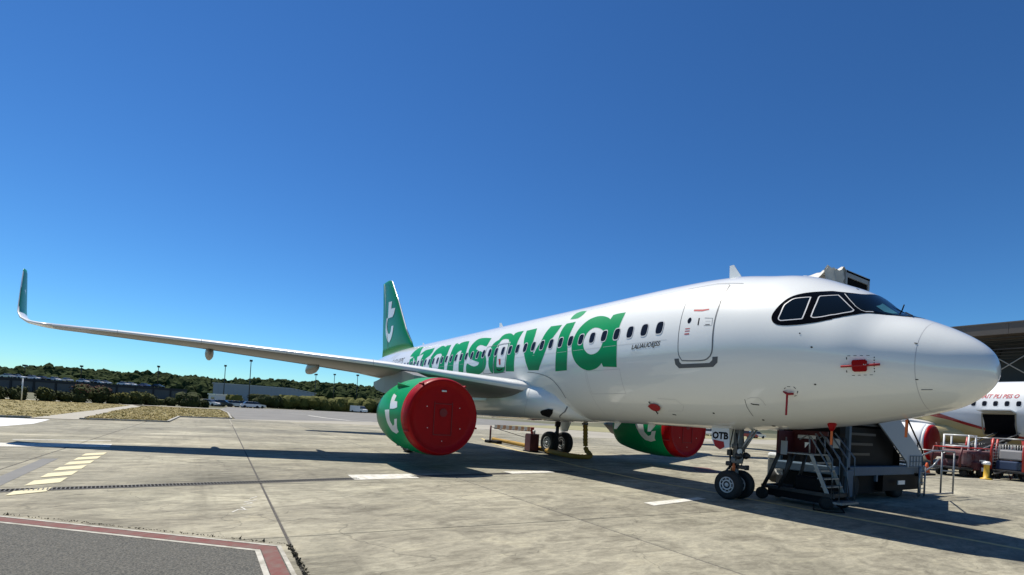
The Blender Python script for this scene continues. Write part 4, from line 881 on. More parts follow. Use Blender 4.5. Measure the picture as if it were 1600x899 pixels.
m = MB(); E2 = [surf(x, a)+snorm(x, a)*.0 for x, a in Q]; F2 = [surf(x, a)+snorm(x, a)*.06 for x, a in Q]; n = len(Q); m.add(E2+F2, [(i, (i+1) % n, n+(i+1) % n, n+i) for i in range(n)]); child_local(m.build('cover_edge', REDC, None), pc)
text_on('white_mark', 'H', .07, lambda u, v: surf(1.57-u, -.16+v/UR)+snorm(1.57-u, -.16+v/UR)*.064, LOGO, cb)
pc = thing('probe_cover', 'red T-shaped sock with a hanging streamer low on the side behind the nose', 'probe cover', tuple(surf(2.95, -.62)))
m = MB(); m.tube([surf(3.04, -.60)+snorm(3, -.6)*.03, surf(2.95, -.62)+snorm(2.95, -.62)*.07, surf(2.84, -.625)+snorm(2.84, -.62)*.05], [.018, .03, .022], 8); child_local(m.build('sock', REDF, None), pc)
m = MB(); a = surf(2.96, -.63)+snorm(2.96, -.63)*.07
pts = [a+Vector((.005, 0, -.11*k)) for k in range(5)]; pts = [Vector((p.x, max(p.y, surf(2.96, -.63-.05*k).y+.02), p.z)) for k, p in enumerate(pts)]
m.add([p+Vector((.022, 0, 0)) for p in pts]+[p-Vector((.022, 0, 0)) for p in pts], [(i, i+1, 6+i, 5+i) for i in range(4)]); m.add([p+Vector((.022, -.006, 0)) for p in pts]+[p+Vector((-.022, -.006, 0)) for p in pts], [(i+1, i, 5+i, 6+i) for i in range(4)]); child_local(m.build('streamer', REDF, None), pc)
pc = thing('vent_cover', 'red oval plug in the round belly opening ahead of the wing', 'vent cover', tuple(surf(6.77, -.85)))
cb = conform('plug', [smooth_poly([(6.98, -.83), (6.82, -.785), (6.62, -.79), (6.55, -.85), (6.69, -.915), (6.88, -.915)], 3, 1.5)], .035, REDF, None, .06); child_local(cb, pc)
line_o = line_strip('plug_rim', smooth_poly([(7.0, -.83), (6.83, -.77), (6.60, -.775), (6.52, -.85), (6.68, -.93), (6.90, -.93)], 3, 1.5), .02, .012, LOGO, None, closed=True); child_local(line_o, pc)
m = MB(); m.tube([surf(6.80, -.91)+snorm(6.8, -.91)*.03, surf(6.83, -.99)+snorm(6.8, -.99)*.02], .014, 6); m.tube([surf(6.83, -.78)+snorm(6.8, -.78)*.03, surf(6.86, -.75)+snorm(6.8, -.75)*.02], .014, 6); child_local(m.build('strap', BLACK, None), pc)
for (x, y, lbl, mt) in ((2.55, .42, 'red cup with an orange tail hanging under the forward belly', REDF), (1.35, -.05, 'orange ribbon hanging alone under the nose', ORANGE)):
    a = None
    best = min(np.linspace(-PI/2, 0, 200), key=lambda q: abs(surf(x, q).y-y)) if y > 0 else -PI/2
    p = surf(x, best); pc = thing('belly_flag', lbl, 'warning flag', tuple(p))
    if mt is REDF:
        m = MB(); m.lathe([(.02, -.16), (.05, -.12), (.09, -.02), (.085, .03), (0, .05)], (0, 0, 0), 'z', 14); m.build('cup', REDC, pc)
    m = MB(); m.box((0, 0, -.28 if mt is REDF else -.2), (.045, .012, .36), rz=.4); m.build('ribbon', ORANGE, pc)

# ------------------------------------------------------------------ the neighbouring airliner
YB = mat('belly_gold', (0.50, 0.41, 0.20), .35, coat=.3, var=.2, vscale=1)
GB = mat('hull_cool_white', (0.74, 0.75, 0.75), .28, coat=.4)
STR = mat('stripe_red', (.33, .01, .012), .35, coat=.3)
nb = thing('airliner', 'white airliner with red and gold belly stripe and open hold, beyond the nose', 'airliner', (-1.5, -33.0, 0))
airframe(nb, own=False, body=GB, nac=GB, fin_m=STR, tip_m=STR, belly=YB)
for s in (-1, 1):
    for k in (-1, 1): wheel('wheel', (17.71, s*3.795+k*.4635, .578), .578, .43, nb)
    m = MB(); m.tube([(17.71, s*3.795, .578), (17.4, s*3.7, 3.0)], .13, 10); m.build('main_gear_leg', DMET, nb)
    wheel('wheel', (5.07, s*.25, .381), .381, .225, nb)
m = MB(); m.tube([(5.07, 0, .38), (5.0, 0, 2.0)], .1, 10); m.build('nose_gear_leg', DMET, nb)
conform('gold_belly', [[(7.5, -1.45), (7.5, -1.02), (9.83, -.60), (10.4, -.50), (11.44, -.305), (12.55, -.17), (14, 0.05), (22, .1), (22, -1.45)]], .02, YB, nb, .15)
conform('red_stripe', [[(7.5, -.92), (9.83, -.506), (10.9, -.312), (11.7, -.154), (12.29, -.05), (14.2, .12), (14, .05), (12.55, -.17), (11.44, -.305), (10.4, -.50), (9.83, -.60), (7.5, -1.02)]], .03, STR, nb, .15)
o2 = None
for k in range(36):
    x = 6.6+.532*k
    o = bpy.data.objects.new('window', fr0.data); link(o, nb); o.location = (x, 0, 0); link(bpy.data.objects.new('pane', pa0.data), o)
conform('cockpit_mask', [smooth_poly(P, 3, .6)], .012, BLACKP, nb, .07)
line_strip('door_outline', dp, .03, .012, SEAM, nb, closed=True)
hold = conform('hold_opening', [[(9.85, -.07), (8.30, -.07), (8.30, -.76), (9.85, -.76)]], .04, INTER, nb, .15)
line_strip('hold_frame', [(9.86, -.06), (8.29, -.06), (8.29, -.77), (9.86, -.77)], .07, .05, mat('frame_tan', (.35, .30, .22), .6), nb, closed=True)
m = MB(); a = surf(9.88, -.03); b = surf(8.28, -.03); R_ = [a, b, b+Vector((0, 1.15, .10)), a+Vector((0, 1.15, .10))]
m.add(R_+[p+Vector((0, 0, .07)) for p in R_], [(0, 1, 2, 3), (7, 6, 5, 4), (0, 4, 5, 1), (1, 5, 6, 2), (2, 6, 7, 3), (3, 7, 4, 0)]); m.build('hold_door', WHITE, nb)
text_on('lettering', 'AIT PLI PES O', .40, lambda u, v: (lambda x, q: surf(x, q)+snorm(x, q)*.01)(9.95-u*.72, .44+v/UR), mat('text_red', (.45, .02, .03), .4), nb, .35, .008)
c = thing('engine_cover', 'shiny red inlet cover on the white engine of the neighbouring airliner', 'engine cover', (9.66, -33+NCY, NCZ))
m = MB(); m.lathe([(1.13, .12), (1.12, 0), (1.06, -.07), (.9, -.12), (0, -.16)], (0, 0, 0), 'x', 48); m.build('cover', REDC, c)

# ------------------------------------------------------------------ ground equipment
# covered passenger stairs against the far front door
st = thing('passenger_stairs', 'grey-blue covered passenger stairs beyond the nose, hood showing above the cockpit roof', 'boarding stairs', (4.0, -5.5, 0))
def L_(p): return (p[0]-4.0, p[1]+5.5, p[2])
m = MB(); m.box(L_((4.6, -5.4, .88)), (1.7, 6.0, .24), bev=.03); m.build('deck_frame', BLUEG, st)
m = MB(); m.box(L_((3.66, -4.9, .88)), (.10, 4.4, .26), bev=.02); m.build('side_beam', BLUEG, st)
m = MB(); m.box(L_((3.66, -2.95, .55)), (.12, .35, .75), bev=.03); m.build('front_foot', BLUEG, st)
for x in (3.66, 5.5): m = MB(); m.box(L_((x, -2.85, 1.9)), (.10, .12, 2.2)); m.build('front_post', BLUEG, st)
m = MB(); m.box(L_((3.66, -4.6, .68)), (.06, .10, .22)); m.build('bracket', BLUEG, st)
m = MB(); m.box(L_((4.6, -4.6, 1.55)), (1.4, 3.4, 1.1)); m.build('engine_housing', BLACK, st)
m = MB(); m.box(L_((4.5, -6.6, .50)), (1.5, 2.6, .5)); m.build('under_tray', BLACK, st)
m = MB(); m.box(L_((4.6, -4.3, .45)), (1.3, 3.4, .55)); m.build('fuel_tank', BLACK, st)
m = MB(); m.prism([(-3.0+5.5, 3.2), (-4.6+5.5, 2.9), (-7.2+5.5, 1.3), (-7.2+5.5, .9), (-3.0+5.5, 1.0)], .05, 1.5, 'x'); m.build('underframe', INTER, st)
for k in range(5): m = MB(); m.box(L_((3.70, -3.4-k*.16, 1.35+k*.28)), (.04, 1.6, .07)); m.build('lift_brace', DMET, st)
for sx in (3.6, 5.6):
    m = MB(); m.prism([(y+5.5, z) for y, z in ((-4.1, 3.42), (-4.0, 2.50), (-6.45, 1.14), (-6.5, .98), (-7.55, .98), (-7.6, 1.36))], sx-4.0-.02, sx-4.0+.02, 'x'); m.build('side_panel', PANELG, st)
    m = MB(); m.prism([(y+5.5, z) for y, z in ((-2.3, 3.45), (-4.1, 3.45), (-4.1, 3.25), (-2.3, 3.25))], sx-4.0-.02, sx-4.0+.02, 'x'); m.build('platform_edge', PANELG, st)
    m = MB(); m.tube([L_((sx+.03, -2.4, 4.35)), L_((sx+.03, -4.1, 4.35)), L_((sx+.03, -7.7, 1.48)), L_((sx+.03, -7.72, 1.0))], .024, 8); m.build('handrail', BLACK, st)
    for k in range(5): y = -4.1-k*.8; m = MB(); m.tube([L_((sx+.03, y, 3.3-(k*.8)*.58)), L_((sx+.03, y, 4.33-(k*.8)*.79))], .016, 6); m.build('baluster', BLACK, st)
m = MB()
for k in range(5): m.box(L_((3.56, -6.62-k*.22, 1.16)), (.015, .02, .34))
for z in (1.0, 1.16, 1.33): m.box(L_((3.56, -7.06, z)), (.015, .92, .02))
m.build('blue_mesh', BLUEG, st)
for k in range(17):
    t = k/16; m = MB(); m.box(L_((4.6, -4.1-t*3.6, 3.2-t*2.1)), (1.9, .26, .04)); m.build('step', GALV, st)
m = MB(); m.box(L_((4.6, -3.2, 3.38)), (1.94, 1.9, .08)); m.build('platform', GALV, st)
# hood: box with a dark side window, crumpled tarpaulin towards the aircraft
m = MB()
m.box(L_((5.1, -3.75, 6.47)), (2.2, 1.4, .07)); m.box(L_((4.03, -3.07, 5.4)), (.06, .10, 2.2)); m.box(L_((4.03, -4.40, 5.4)), (.06, .10, 2.2)); m.box(L_((4.03, -3.74, 6.40)), (.06, 1.25, .17)); m.box(L_((4.03, -3.74, 4.9)), (.06, 1.25, 1.3)); m.box(L_((6.17, -3.74, 5.4)), (.06, 1.4, 2.2)); m.build('hood', mat('hood_grey', (.34, .34, .33), .5, var=.3, vscale=3), st)
m = MB(); m.box(L_((4.045, -3.74, 5.93)), (.03, 1.24, .78)); m.build('hood_window', INTER, st)
rt = random.Random(11); vs, fs = [], []
NU, NV = 26, 14
for i in range(NU+1):
    for j in range(NV+1):
        u, v = i/NU, j/NV; x = 4.02+2.2*u
        fold = .055*math.sin(v*PI*5+2.2*math.sin(u*7))+.035*math.sin(u*23+v*9)
        y = -3.05+1.02*v; z = 6.50-.17*v-.25*v*v*(1-abs(2*u-1)**3)-.30*u*u*v+fold*.9+rt.uniform(-.03, .03)
        vs.append(L_((x, y, z)))
for i in range(NU):
    for j in range(NV): a = i*(NV+1)+j; fs.append((a, a+1, a+NV+2, a+NV+1))
n0 = len(vs)
for j in range(NV+1):                      # hanging side of the tarpaulin
    for k in range(9):
        y = -3.05+1.02*j/NV; vs.append(L_((4.02+.08*math.sin(k*1.7+j)+.03*k*math.sin(j), y, Vector(vs[j]).z-.25*k+.03*math.sin(j*3+k))))
for j in range(NV):
    for k in range(8): a = n0+j*9+k; fs.append((a, a+1, a+10, a+9))
meshobj('tarpaulin', vs, fs, mat('tarp', (.55, .54, .50), .6, var=.5, vscale=4, alt=(.40, .38, .34)), st, True)
for y in (-3.6, -6.6):
    for x in (3.95, 5.35):
        m = MB(); m.lathe([(.0, -.14), (.3, -.14), (.42, -.11), (.42, .11), (.3, .14), (0, .14)], L_((x, y, .42)), 'x', 20); m.build('wheel', TYRE, st)
m = MB(); m.box(L_((3.58, -6.1, .52)), (.02, .46, .12)); m.build('number_plate', LOGO, st)
# tail platform with its ladder and rails
for a, b in (((3.6, -7.55, .05), (3.6, -7.55, 1.4)), ((3.6, -9.25, .05), (3.6, -9.25, 1.5)), ((3.5, -10.0, .05), (3.5, -10.0, 1.5)), ((3.6, -7.6, 1.36), (3.6, -8.4, 1.5)), ((3.6, -8.4, 1.5), (3.6, -9.25, 1.52)), ((3.6, -9.25, 1.52), (3.5, -10.0, 1.50)), ((3.6, -9.25, .85), (3.5, -10.0, .83)), ((3.6, -7.55, .09), (3.5, -10.0, .09)), ((3.6, -7.6, .8), (3.6, -8.5, 1.0)), ((3.6, -8.5, 1.0), (3.6, -9.0, 1.25)), ((3.65, -7.8, .75), (3.9, -8.6, .35)), ((5.5, -7.8, .05), (5.5, -7.8, 1.4)), ((5.5, -7.8, 1.4), (5.2, -10.0, 1.5)), ((5.2, -10.0, .05), (5.2, -10.0, 1.5)), ((3.5, -10.0, 1.5), (5.2, -10.0, 1.5))): m = MB(); m.tube([L_(a), L_(b)], .026, 6); m.build('tail_rail', GALV, st)
for y in (-7.3, -7.75): m = MB(); m.tube([L_((3.55, y, .05)), L_((3.55, y, 1.0))], .026, 6); m.build('ladder_rail', GALV, st)
for k in range(5): m = MB(); m.tube([L_((3.55, -7.3, .14+k*.17)), L_((3.55, -7.75, .14+k*.17))], .014, 6); m.build('rung', GALV, st)
m = MB(); m.box(L_((4.5, -8.4, .70)), (1.5, 1.7, .06)); m.build('tail_platform', BLACK, st)
# small maintenance steps under the nose
ms = thing('maintenance_steps', 'small wheeled maintenance steps with silver rails, under the nose beside the nose wheels', 'work steps', (4.0, -1.4, 0))
def M_(x, y, z): return (x-4.0, y+1.4, z)
YA, YB_ = -1.02, -1.78
for y in (YA, YB_):
    m = MB(); m.box(M_(4.05, y, .36), (1.75, .06, .09)); m.build('side_beam', DMET, ms)
    m = MB(); m.tube([M_(4.88, y, .36), M_(4.70, y, .75), M_(4.50, y, 1.28)], .05, 8); m.build('curved_leg', DMET, ms)
    m = MB(); m.tube([M_(4.45, y, .36), M_(4.28, y, .85), M_(4.20, y, 1.28)], .045, 8); m.build('curved_leg', DMET, ms)
    m = MB(); m.prism([(-.36, 1.33), (-.27, 1.33), (-.74, .28), (-.84, .28)], y+1.4-.012, y+1.4+.012, 'y'); m.build('stringer', GALV, ms)
    m = MB(); m.tube([M_(4.33, y, 1.3), M_(4.33, y, 1.72)], .018, 6); m.build('post', GALV, ms)
    m = MB(); m.tube([M_(3.98, y, 1.68), M_(3.80, y, 1.80), M_(3.70, y, 1.76), M_(3.18, y, .92), M_(3.10, y, .30)], .020, 8); m.build('handrail', GALV, ms)
    m = MB(); m.tube([M_(3.72, y, 1.3), M_(3.74, y, 1.78)], .018, 6); m.build('post', GALV, ms)
    m = MB(); m.tube([M_(3.60, y, 1.86), M_(3.18, y, 1.26), M_(3.16, y, .18)], .020, 8); m.build('folding_rail', GALV, ms)
    m = MB(); m.tube([M_(3.50, y, 1.90), M_(3.02, y, 1.30), M_(2.98, y, .18)], .018, 8); m.build('folding_rail', GALV, ms)
for x in (3.16, 4.9): m = MB(); m.box(M_(x, -1.4, .36), (.07, .8, .09)); m.build('cross_beam', DMET, ms)
m = MB(); m.box(M_(3.98, -1.4, 1.315), (.66, .80, .03)); m.build('platform', GALV, ms)
for k in range(5):
    m = MB(); m.box(M_(3.62-k*.095, -1.4, 1.12-k*.19), (.17, .72, .03)); m.build('step', GALV, ms)
m = MB(); m.box(M_(3.07, -1.4, .20), (.34, .84, .05)); m.build('foot_plate', GALV, ms)
m = MB(); m.box(M_(4.24, YB_, 1.62), (.56, .04, .60)); m.build('maroon_panel', MAROON, ms)
m = MB(); m.box(M_(4.55, -1.4, 1.56), (.05, .78, .66)); m.build('maroon_panel', MAROON, ms)
m = MB(); m.box(M_(4.10, YB_+.03, 1.86), (.9, .05, .12)); m.build('maroon_panel', MAROON, ms)
m = MB(); m.box(M_(4.18, YB_+.04, 1.76), (.46, .012, .11)); m.build('label_plate', LOGO, ms)
m = MB(); m.box(M_(4.36, YA+.02, 1.44), (.16, .03, .36)); m.build('control_box', PANELG, ms)
m = MB(); m.box(M_(4.05, -1.4, .24), (1.45, .7, .22)); m.build('ballast_tray', BLACK, ms)
m = MB(); m.box(M_(3.9, -1.5, .55), (.6, .4, .36), bev=.04); m.build('drive_box', BLACK, ms)
m = MB(); m.prism([(-.28, 1.62), (-.16, 1.62), (-.17, 1.48)], .395, .405, 'y'); m.build('warning_triangle', LOGO, ms)
for x, y in ((4.90, -1.0), (4.90, -1.8), (3.26, -1.0), (3.26, -1.8)):
    m = MB(); m.lathe([(0, -.05), (.09, -.05), (.16, -.04), (.16, .04), (.09, .05), (0, .05)], M_(x, y, .165), 'y', 18); m.build('wheel', TYRE, ms)
m = MB(); m.tube([M_(3.05, -1.1, .2), M_(2.8, -.9, .03), M_(3.0, -.55, .03), M_(3.3, -.5, .03), M_(3.5, -.9, .1)], .018, 6); m.build('cable', BLACK, ms)
bx_ = thing('equipment_stand', 'dark tall equipment cabinet with a pale notice, right of the maintenance steps', 'cabinet', (3.85, -2.85, 0))
m = MB(); m.box((0, 0, .92), (.36, .4, 1.72), bev=.03); m.box((0, .0, .06), (.5, .5, .12)); m.build('cabinet', mat('cabinet_dark', (.008, .010, .013), .7), bx_)
m = MB(); m.box((.0, .207, 1.62), (.18, .012, .26)); m.build('notice', LOGO, bx_)
m = MB(); m.lathe([(0, 0), (.11, .02), (.13, .1), (.10, .2), (0, .22)], (.05, .1, 1.2), 'z', 12); m.build('lamp_unit', BLACK, bx_)

gpu = thing('ground_power_cart', 'low dark ground power cart with a bright white lid behind the maintenance steps', 'power cart', (7.0, -6.3, 0), .15)
m = MB(); m.box((0, 0, .55), (1.3, 1.0, .62), bev=.05); m.build('body', mat('cart_grey', (.14, .16, .17), .5), gpu)
m = MB(); m.box((0, 0, .96), (1.34, 1.04, .22), bev=.09); m.build('lid', WHITE, gpu)
for x in (-.42, .42):
    for y in (-.45, .45):
        m = MB(); m.lathe([(0, -.06), (.2, -.06), (.22, 0), (.2, .06), (0, .06)], (x, y, .22), 'y', 16); m.build('wheel', TYRE, gpu)
m = MB(); m.tube([(-.65, 0, .3), (-1.3, 0, .25)], .03, 6); m.build('tow_bar', DMET, gpu)
hc = thing('hose_reel', 'white coiled hose on a low stand beside the maintenance steps', 'hose', (5.7, -3.6, 0))
m = MB()
for k in range(5): r = .22+.02*k; m.tube([(r*math.cos(a), -.1+.05*k, .72+r*math.sin(a)) for a in np.linspace(0, 2*PI, 22)], .026, 6)
m.build('coil', mat('hose_white', (.72, .72, .69), .5), hc)
m = MB(); m.box((0, 0, .25), (.4, .4, .5)); m.box((0, 0, .6), (.06, .3, .3)); m.build('stand', DMET, hc)

# yellow conditioned-air hose, its end post, fire point and barrier under the belly
ho = thing('air_hose', 'ribbed yellow air hose lying behind the wheels and rising to the belly', 'hose', (14.9, -2.9, 0))
path = [Vector(p) for p in ((26.2, -4.95, .19), (23, -4.45, .18), (20, -3.85, .17), (17.2, -3.05, .17), (15.4, -2.55, .17), (14.5, -2.5, .18), (14.2, -2.9, .20), (14.6, -3.35, .26), (14.95, -3.42, .45), (15.02, -3.4, .8), (15.0, -3.35, 1.3), (15.0, -3.3, 1.74))]
m = MB(); pts, rs = [], []
def cr(p0, p1, p2, p3, t): return 0.5*((2*p1)+(p2-p0)*t+(2*p0-5*p1+4*p2-p3)*t*t+(3*p1-p0-3*p2+p3)*t**3)
for i in range(len(path)-1):
    p0 = path[max(0, i-1)]; p3 = path[min(len(path)-1, i+2)]; n = max(3, int((path[i+1]-path[i]).length/.07))
    for k in range(n): pts.append(cr(p0, path[i], path[i+1], p3, k/n)-Vector((14.9, -2.9, 0)))
for k in range(len(pts)): rs.append(.125 if k % 2 else .098)
m.tube(pts, rs, 12); m.build('duct', YDUCT, ho)
m = MB(); m.tube([(.1, -.4, 1.62), (.1, -.4, 1.80)], .15, 14); m.tube([(.1, -.4, 1.75), (.1, -.2, 1.85)], .1, 8); m.build('coupling', GALV, ho)
fp_ = thing('fire_point', 'dark red fire cabinet standing behind the far wheels', 'fire cabinet', (18.9, -3.05, 0), -.2)
m = MB(); m.prism([(-.36, .05), (.36, .05), (.36, .86), (.24, .95), (-.36, .95)], -.25, .25, 'y'); m.build('cabinet', MAROON, fp_)
m = MB(); m.box((0, 0, .03), (.9, .6, .06)); m.build('base', BLACK, fp_)
cu = thing('beaker', 'red and white cup standing on the dark red fire cabinet', 'cup', (18.9, -3.05, .95))
m = MB(); m.lathe([(.075, 0), (.105, .30), (.11, .34), (.09, .34)], (0.02, 0, 0), 'z', 16); m.build('red_cup', REDP, cu); m = MB(); m.lathe([(.06, 0), (.08, .20), (.07, .20)], (-.17, .0, 0), 'z', 14); m.build('white_cup', LOGO, cu)
bp_ = thing('barrier_post', 'thin barrier post with sagging rope, between near engine and far wheels', 'barrier post', (25.2, -4.15, 0))
m = MB(); m.tube([(0, 0, 0), (0, 0, 1.12)], .06, 8); m.build('post', MAROON, bp_); m = MB(); m.box((0, 0, .09), (.6, .5, .18), bev=.04); m.box((-.7, -.1, .10), (.7, .4, .2), bev=.05); m.build('foot', BLACK, bp_)
m = MB(); m.tube([(0, 0, 1.05), (-1.4, -.2, .85), (-3.2, -.4, .62), (-4.2, -.5, .58)], .02, 5); m.build('rope', BLACK, bp_)
bn = thing('barrier_fence', 'low orange and white barrier across the apron far under the belly', 'barrier', tuple(bear(800, 64)))
A_, B_ = bear(774, 64)-bear(800, 64), bear(830, 62)-bear(800, 64)
for k in range(12):
    a, b = A_.lerp(B_, k/12), A_.lerp(B_, (k+.9)/12); c_ = (a+b)/2; m = MB(); m.box((c_.x, c_.y, .36), ((b-a).length, .08, .38), math.atan2((b-a).y, (b-a).x)); m.box((c_.x, c_.y, .08), (.12, .5, .16)); m.build('barrier_board', mat('faded_orange', (.42, .22, .10), .7) if k % 2 else mat('faded_board', (.50, .46, .38), .7), bn)

# tug, belt loader, luggage carts and posts by the neighbouring airliner
bl = thing('belt_loader', 'belt loader with a white guard frame, its belt raised to the open hold', 'belt loader', (7.2, -27.4, 0))
m = MB(); m.box((0, 1.6, .62), (1.7, 5.6, .45), bev=.06); m.build('chassis', MAROON, bl)
m = MB(); a = Vector((0, 4.6, 1.0)); b = Vector((0, -4.3, 2.45)); ang = math.atan2(b.z-a.z, -(b.y-a.y)); m.box((a+b)/2, (.9, (b-a).length, .20), rot=Matrix.Rotation(-ang, 3, 'X')); m.build('belt', BLACK, bl)
m = MB()
for s in (-.52, .52): m.tube([a+Vector((s, 0, .18)), b+Vector((s, 0, .18))], .035, 6); m.tube([(s, 3, .8), (s, -1.6, 1.95)], .05, 6)
m.build('side_rail', GALV, bl)
m = MB()
for x, y in ((-.35, 4.0), (.70, 4.0), (-.35, 2.9), (.70, 2.9)): m.tube([(x, y, .8), (x, y, 2.25)], .045, 6)
for p, q in (((-.35, 4.0, 2.22), (.70, 4.0, 2.22)), ((-.35, 2.9, 2.22), (.70, 2.9, 2.22)), ((-.35, 4.0, 2.22), (-.35, 2.9, 2.22)), ((.70, 4.0, 2.22), (.70, 2.9, 2.22)), ((-.35, 4.0, 1.62), (.70, 4.0, 1.62))): m.tube([p, q], .045, 6)
m.build('guard_frame', WHITE, bl)
m = MB(); m.box((.2, 3.45, 1.45), (.9, .9, .5), bev=.08); m.build('seat', BLACK, bl)
m = MB(); m.box((.25, 3.4, 1.10), (1.9, 2.0, .25), bev=.05); m.build('cab_floor', MAROON, bl)
for x in (-.75, .75):
    for y in (3.6, 0.2):
        m = MB(); m.lathe([(0, -.1), (.25, -.1), (.34, -.07), (.34, .07), (.25, .1), (0, .1)], (x, y, .34), 'x', 18); m.build('wheel', TYRE, bl)
def cart(label, loc, rz, tarp=False):
    c = thing('luggage_cart', label, 'luggage cart', loc, rz, 'luggage carts by the neighbouring airliner')
    TH_ = 1.55 if tarp else 2.15
    m = MB(); m.box((0, 0, .45), (2.6, 1.5, .12), bev=.02); m.tube([(1.3, 0, .45), (2.1, 0, .3)], .04, 6); m.build('bed', DMET, c)
    for x in (-1.25, 1.25):
        for y in (-.7, .7): m = MB(); m.tube([(x, y, .5), (x, y, TH_*.7), (x-math.copysign(.12, x), y, TH_)], .055, 8); m.build('post', REDP if not tarp else MAROON, c)
    m = MB(); m.tube([(-1.13, -.7, TH_), (1.13, -.7, TH_), (1.13, .7, TH_), (-1.13, .7, TH_), (-1.13, -.7, TH_)], .035, 6); m.build('top_rail', GALV if not tarp else REDP, c)
    if tarp:
        m = MB(); m.box((-.2, 0, .98), (1.9, 1.36, .9), bev=.16); m.build('curtain', mat('curtain_maroon', (.10, .018, .022), .7, var=.5, vscale=3, alt=(.2, .19, .19)), c)
    else:
        for k in range(11):
            x = -1.1+k*.22; m = MB(); m.tube([(x, .72, .5), (x, .72, 1.85)], .012, 4); m.tube([(x, -.72, .5), (x, -.72, 1.85)], .012, 4); m.build('mesh_bar', GALV, c)
        m = MB()
        for z in np.arange(.6, 1.9, .16):
            for y in (-.72, .72): m.tube([(-1.25, y, z), (1.25, y, z)], .010, 4)
        m.build('mesh_wire', GALV, c)
    for x in (-.85, .85):
        for y in (-.6, .6): m = MB(); m.lathe([(0, -.07), (.14, -.07), (.2, -.04), (.2, .04), (.14, .07), (0, .07)], (x, y, .2), 'y', 14); m.build('wheel', TYRE, c)
    return c
rb = random.Random(4)
def bags(loc, rz, where):
    R = Matrix.Rotation(rz, 3, 'Z'); cols = [(.02, .02, .025), (.10, .015, .02), (.03, .05, .10), (.12, .12, .125), (.03, .03, .03), (.3, .3, .3)]
    ords = ('lowest front', 'lowest middle', 'lowest rear', 'upper front', 'upper middle', 'upper rear')
    k = 0
    for z in (.51, 1.06):
        for x in (-.78, 0, .78):
            c = Vector(loc)+R@Vector((x+rb.uniform(-.06, .06), rb.uniform(-.12, .12), z)); cc = cols[k % 6]; h = rb.uniform(.44, .53)
            s = thing('suitcase', ('%s suitcase inside the %s' % (ords[k], where)), 'suitcase', tuple(c), rz+rb.uniform(-.12, .12), 'suitcases in the caged carts')
            m = MB(); m.box((0, 0, h/2), (.66, 1.0, h), bev=.07); m.build('shell', mat('case%d' % k, cc, .4), s)
            m = MB(); m.tube([(-.1, .5, h/2+.05), (-.1, .55, h/2+.05), (.1, .55, h/2+.05), (.1, .5, h/2+.05)], .014, 5); m.build('handle', BLACK, s)
            k += 1
cart('luggage cart with a dark maroon curtain, nearest the nose of the white airliner', (7.1, -23.6, 0), 1.25, True)
cart('red-posted luggage cart with open wire sides, at the right edge beyond the nose', (5.0, -24.9, 0), 1.25); bags((5.0, -24.9, 0), 1.25, 'wire-sided cart at the right edge')
cart('red-posted wire luggage cart half hidden behind the yellow post', (6.6, -26.6, 0), 1.35); bags((6.6, -26.6, 0), 1.35, 'wire cart behind the yellow post')
yp = thing('hydrant_post', 'short yellow post with a white top standing on the apron by the luggage carts', 'post', (5.85, -22.5, 0))
m = MB(); m.lathe([(.26, 0), (.24, .06), (.12, .10), (.11, .70), (.13, .72), (.13, .76)], (0, 0, 0), 'z', 18); m.build('post', YELL, yp); m = MB(); m.lathe([(.15, .76), (.16, .86), (.10, .93), (0, .94)], (0, 0, 0), 'z', 16); m.build('cap', LOGO, yp)
tc = thing('traffic_cone', 'orange traffic cone beside the maroon-curtained luggage cart', 'cone', (7.9, -21.2, 0))
m = MB(); m.lathe([(.17, .03), (.05, .62), (.03, .64), (0, .64)], (0, 0, 0), 'z', 16); m.build('cone', mat('cone_orange', (.6, .10, .02), .5), tc); m = MB(); m.box((0, 0, .02), (.4, .4, .04)); m.build('base', BLACK, tc)
for k, (px_, D_, lb) in enumerate(((1512, 37.0, 'red and white striped barrier just left of the yellow post'), (1532, 39.5, 'red and white striped barrier behind the yellow post'), (1582, 38.0, 'red and white striped barrier in front of the rightmost wire cart'))):
    b_ = thing('striped_barrier', lb, 'barrier', tuple(bear(px_, D_)), .35+.5*k, 'striped barriers by the luggage carts')
    for s_ in (-.55, .55): m = MB(); m.tube([(s_, -.25, .02), (s_, 0, .95), (s_, .25, .02)], .025, 6); m.build('leg', MAROON, b_)
    for z_ in (.45, .85):
        for q in range(6): m = MB(); m.box((-.625+.25*q, 0, z_), (.248, .04, .20)); m.build('stripe_board', REDP if (q+k) % 2 else LOGO, b_)
for k, (px_, D_, lb) in enumerate(((1494, 38.5, 'folded maroon tow bar frame beside the maroon cart'), (1550, 42.0, 'folded maroon tow bar frame between the two wire carts'))):
    b_ = thing('tow_bar_frame', lb, 'tow bar', tuple(bear(px_, D_)), .5, 'tow bar frames by the luggage carts')
    for s_ in (-.3, .3): m = MB(); m.tube([(s_, 0, .3), (s_*2.4, .1, 1.25), (s_*3.0, .1, 1.75)], .045, 6); m.build('arm', MAROON, b_)
    m = MB(); m.tube([(-.3, 0, .3), (.3, 0, .3)], .05, 6); m.build('cross_bar', MAROON, b_)
    for s_ in (-.4, .4): m = MB(); m.lathe([(0, -.06), (.12, -.06), (.17, -.03), (.17, .03), (.12, .06), (0, .06)], (s_, 0, .17), 'x', 14); m.build('wheel', TYRE, b_)
strip('white_kerb_line', [(9.0, -16.6), (6.4, -20.0), (5.0, -26.5)], .35, 0.012, PATHC)

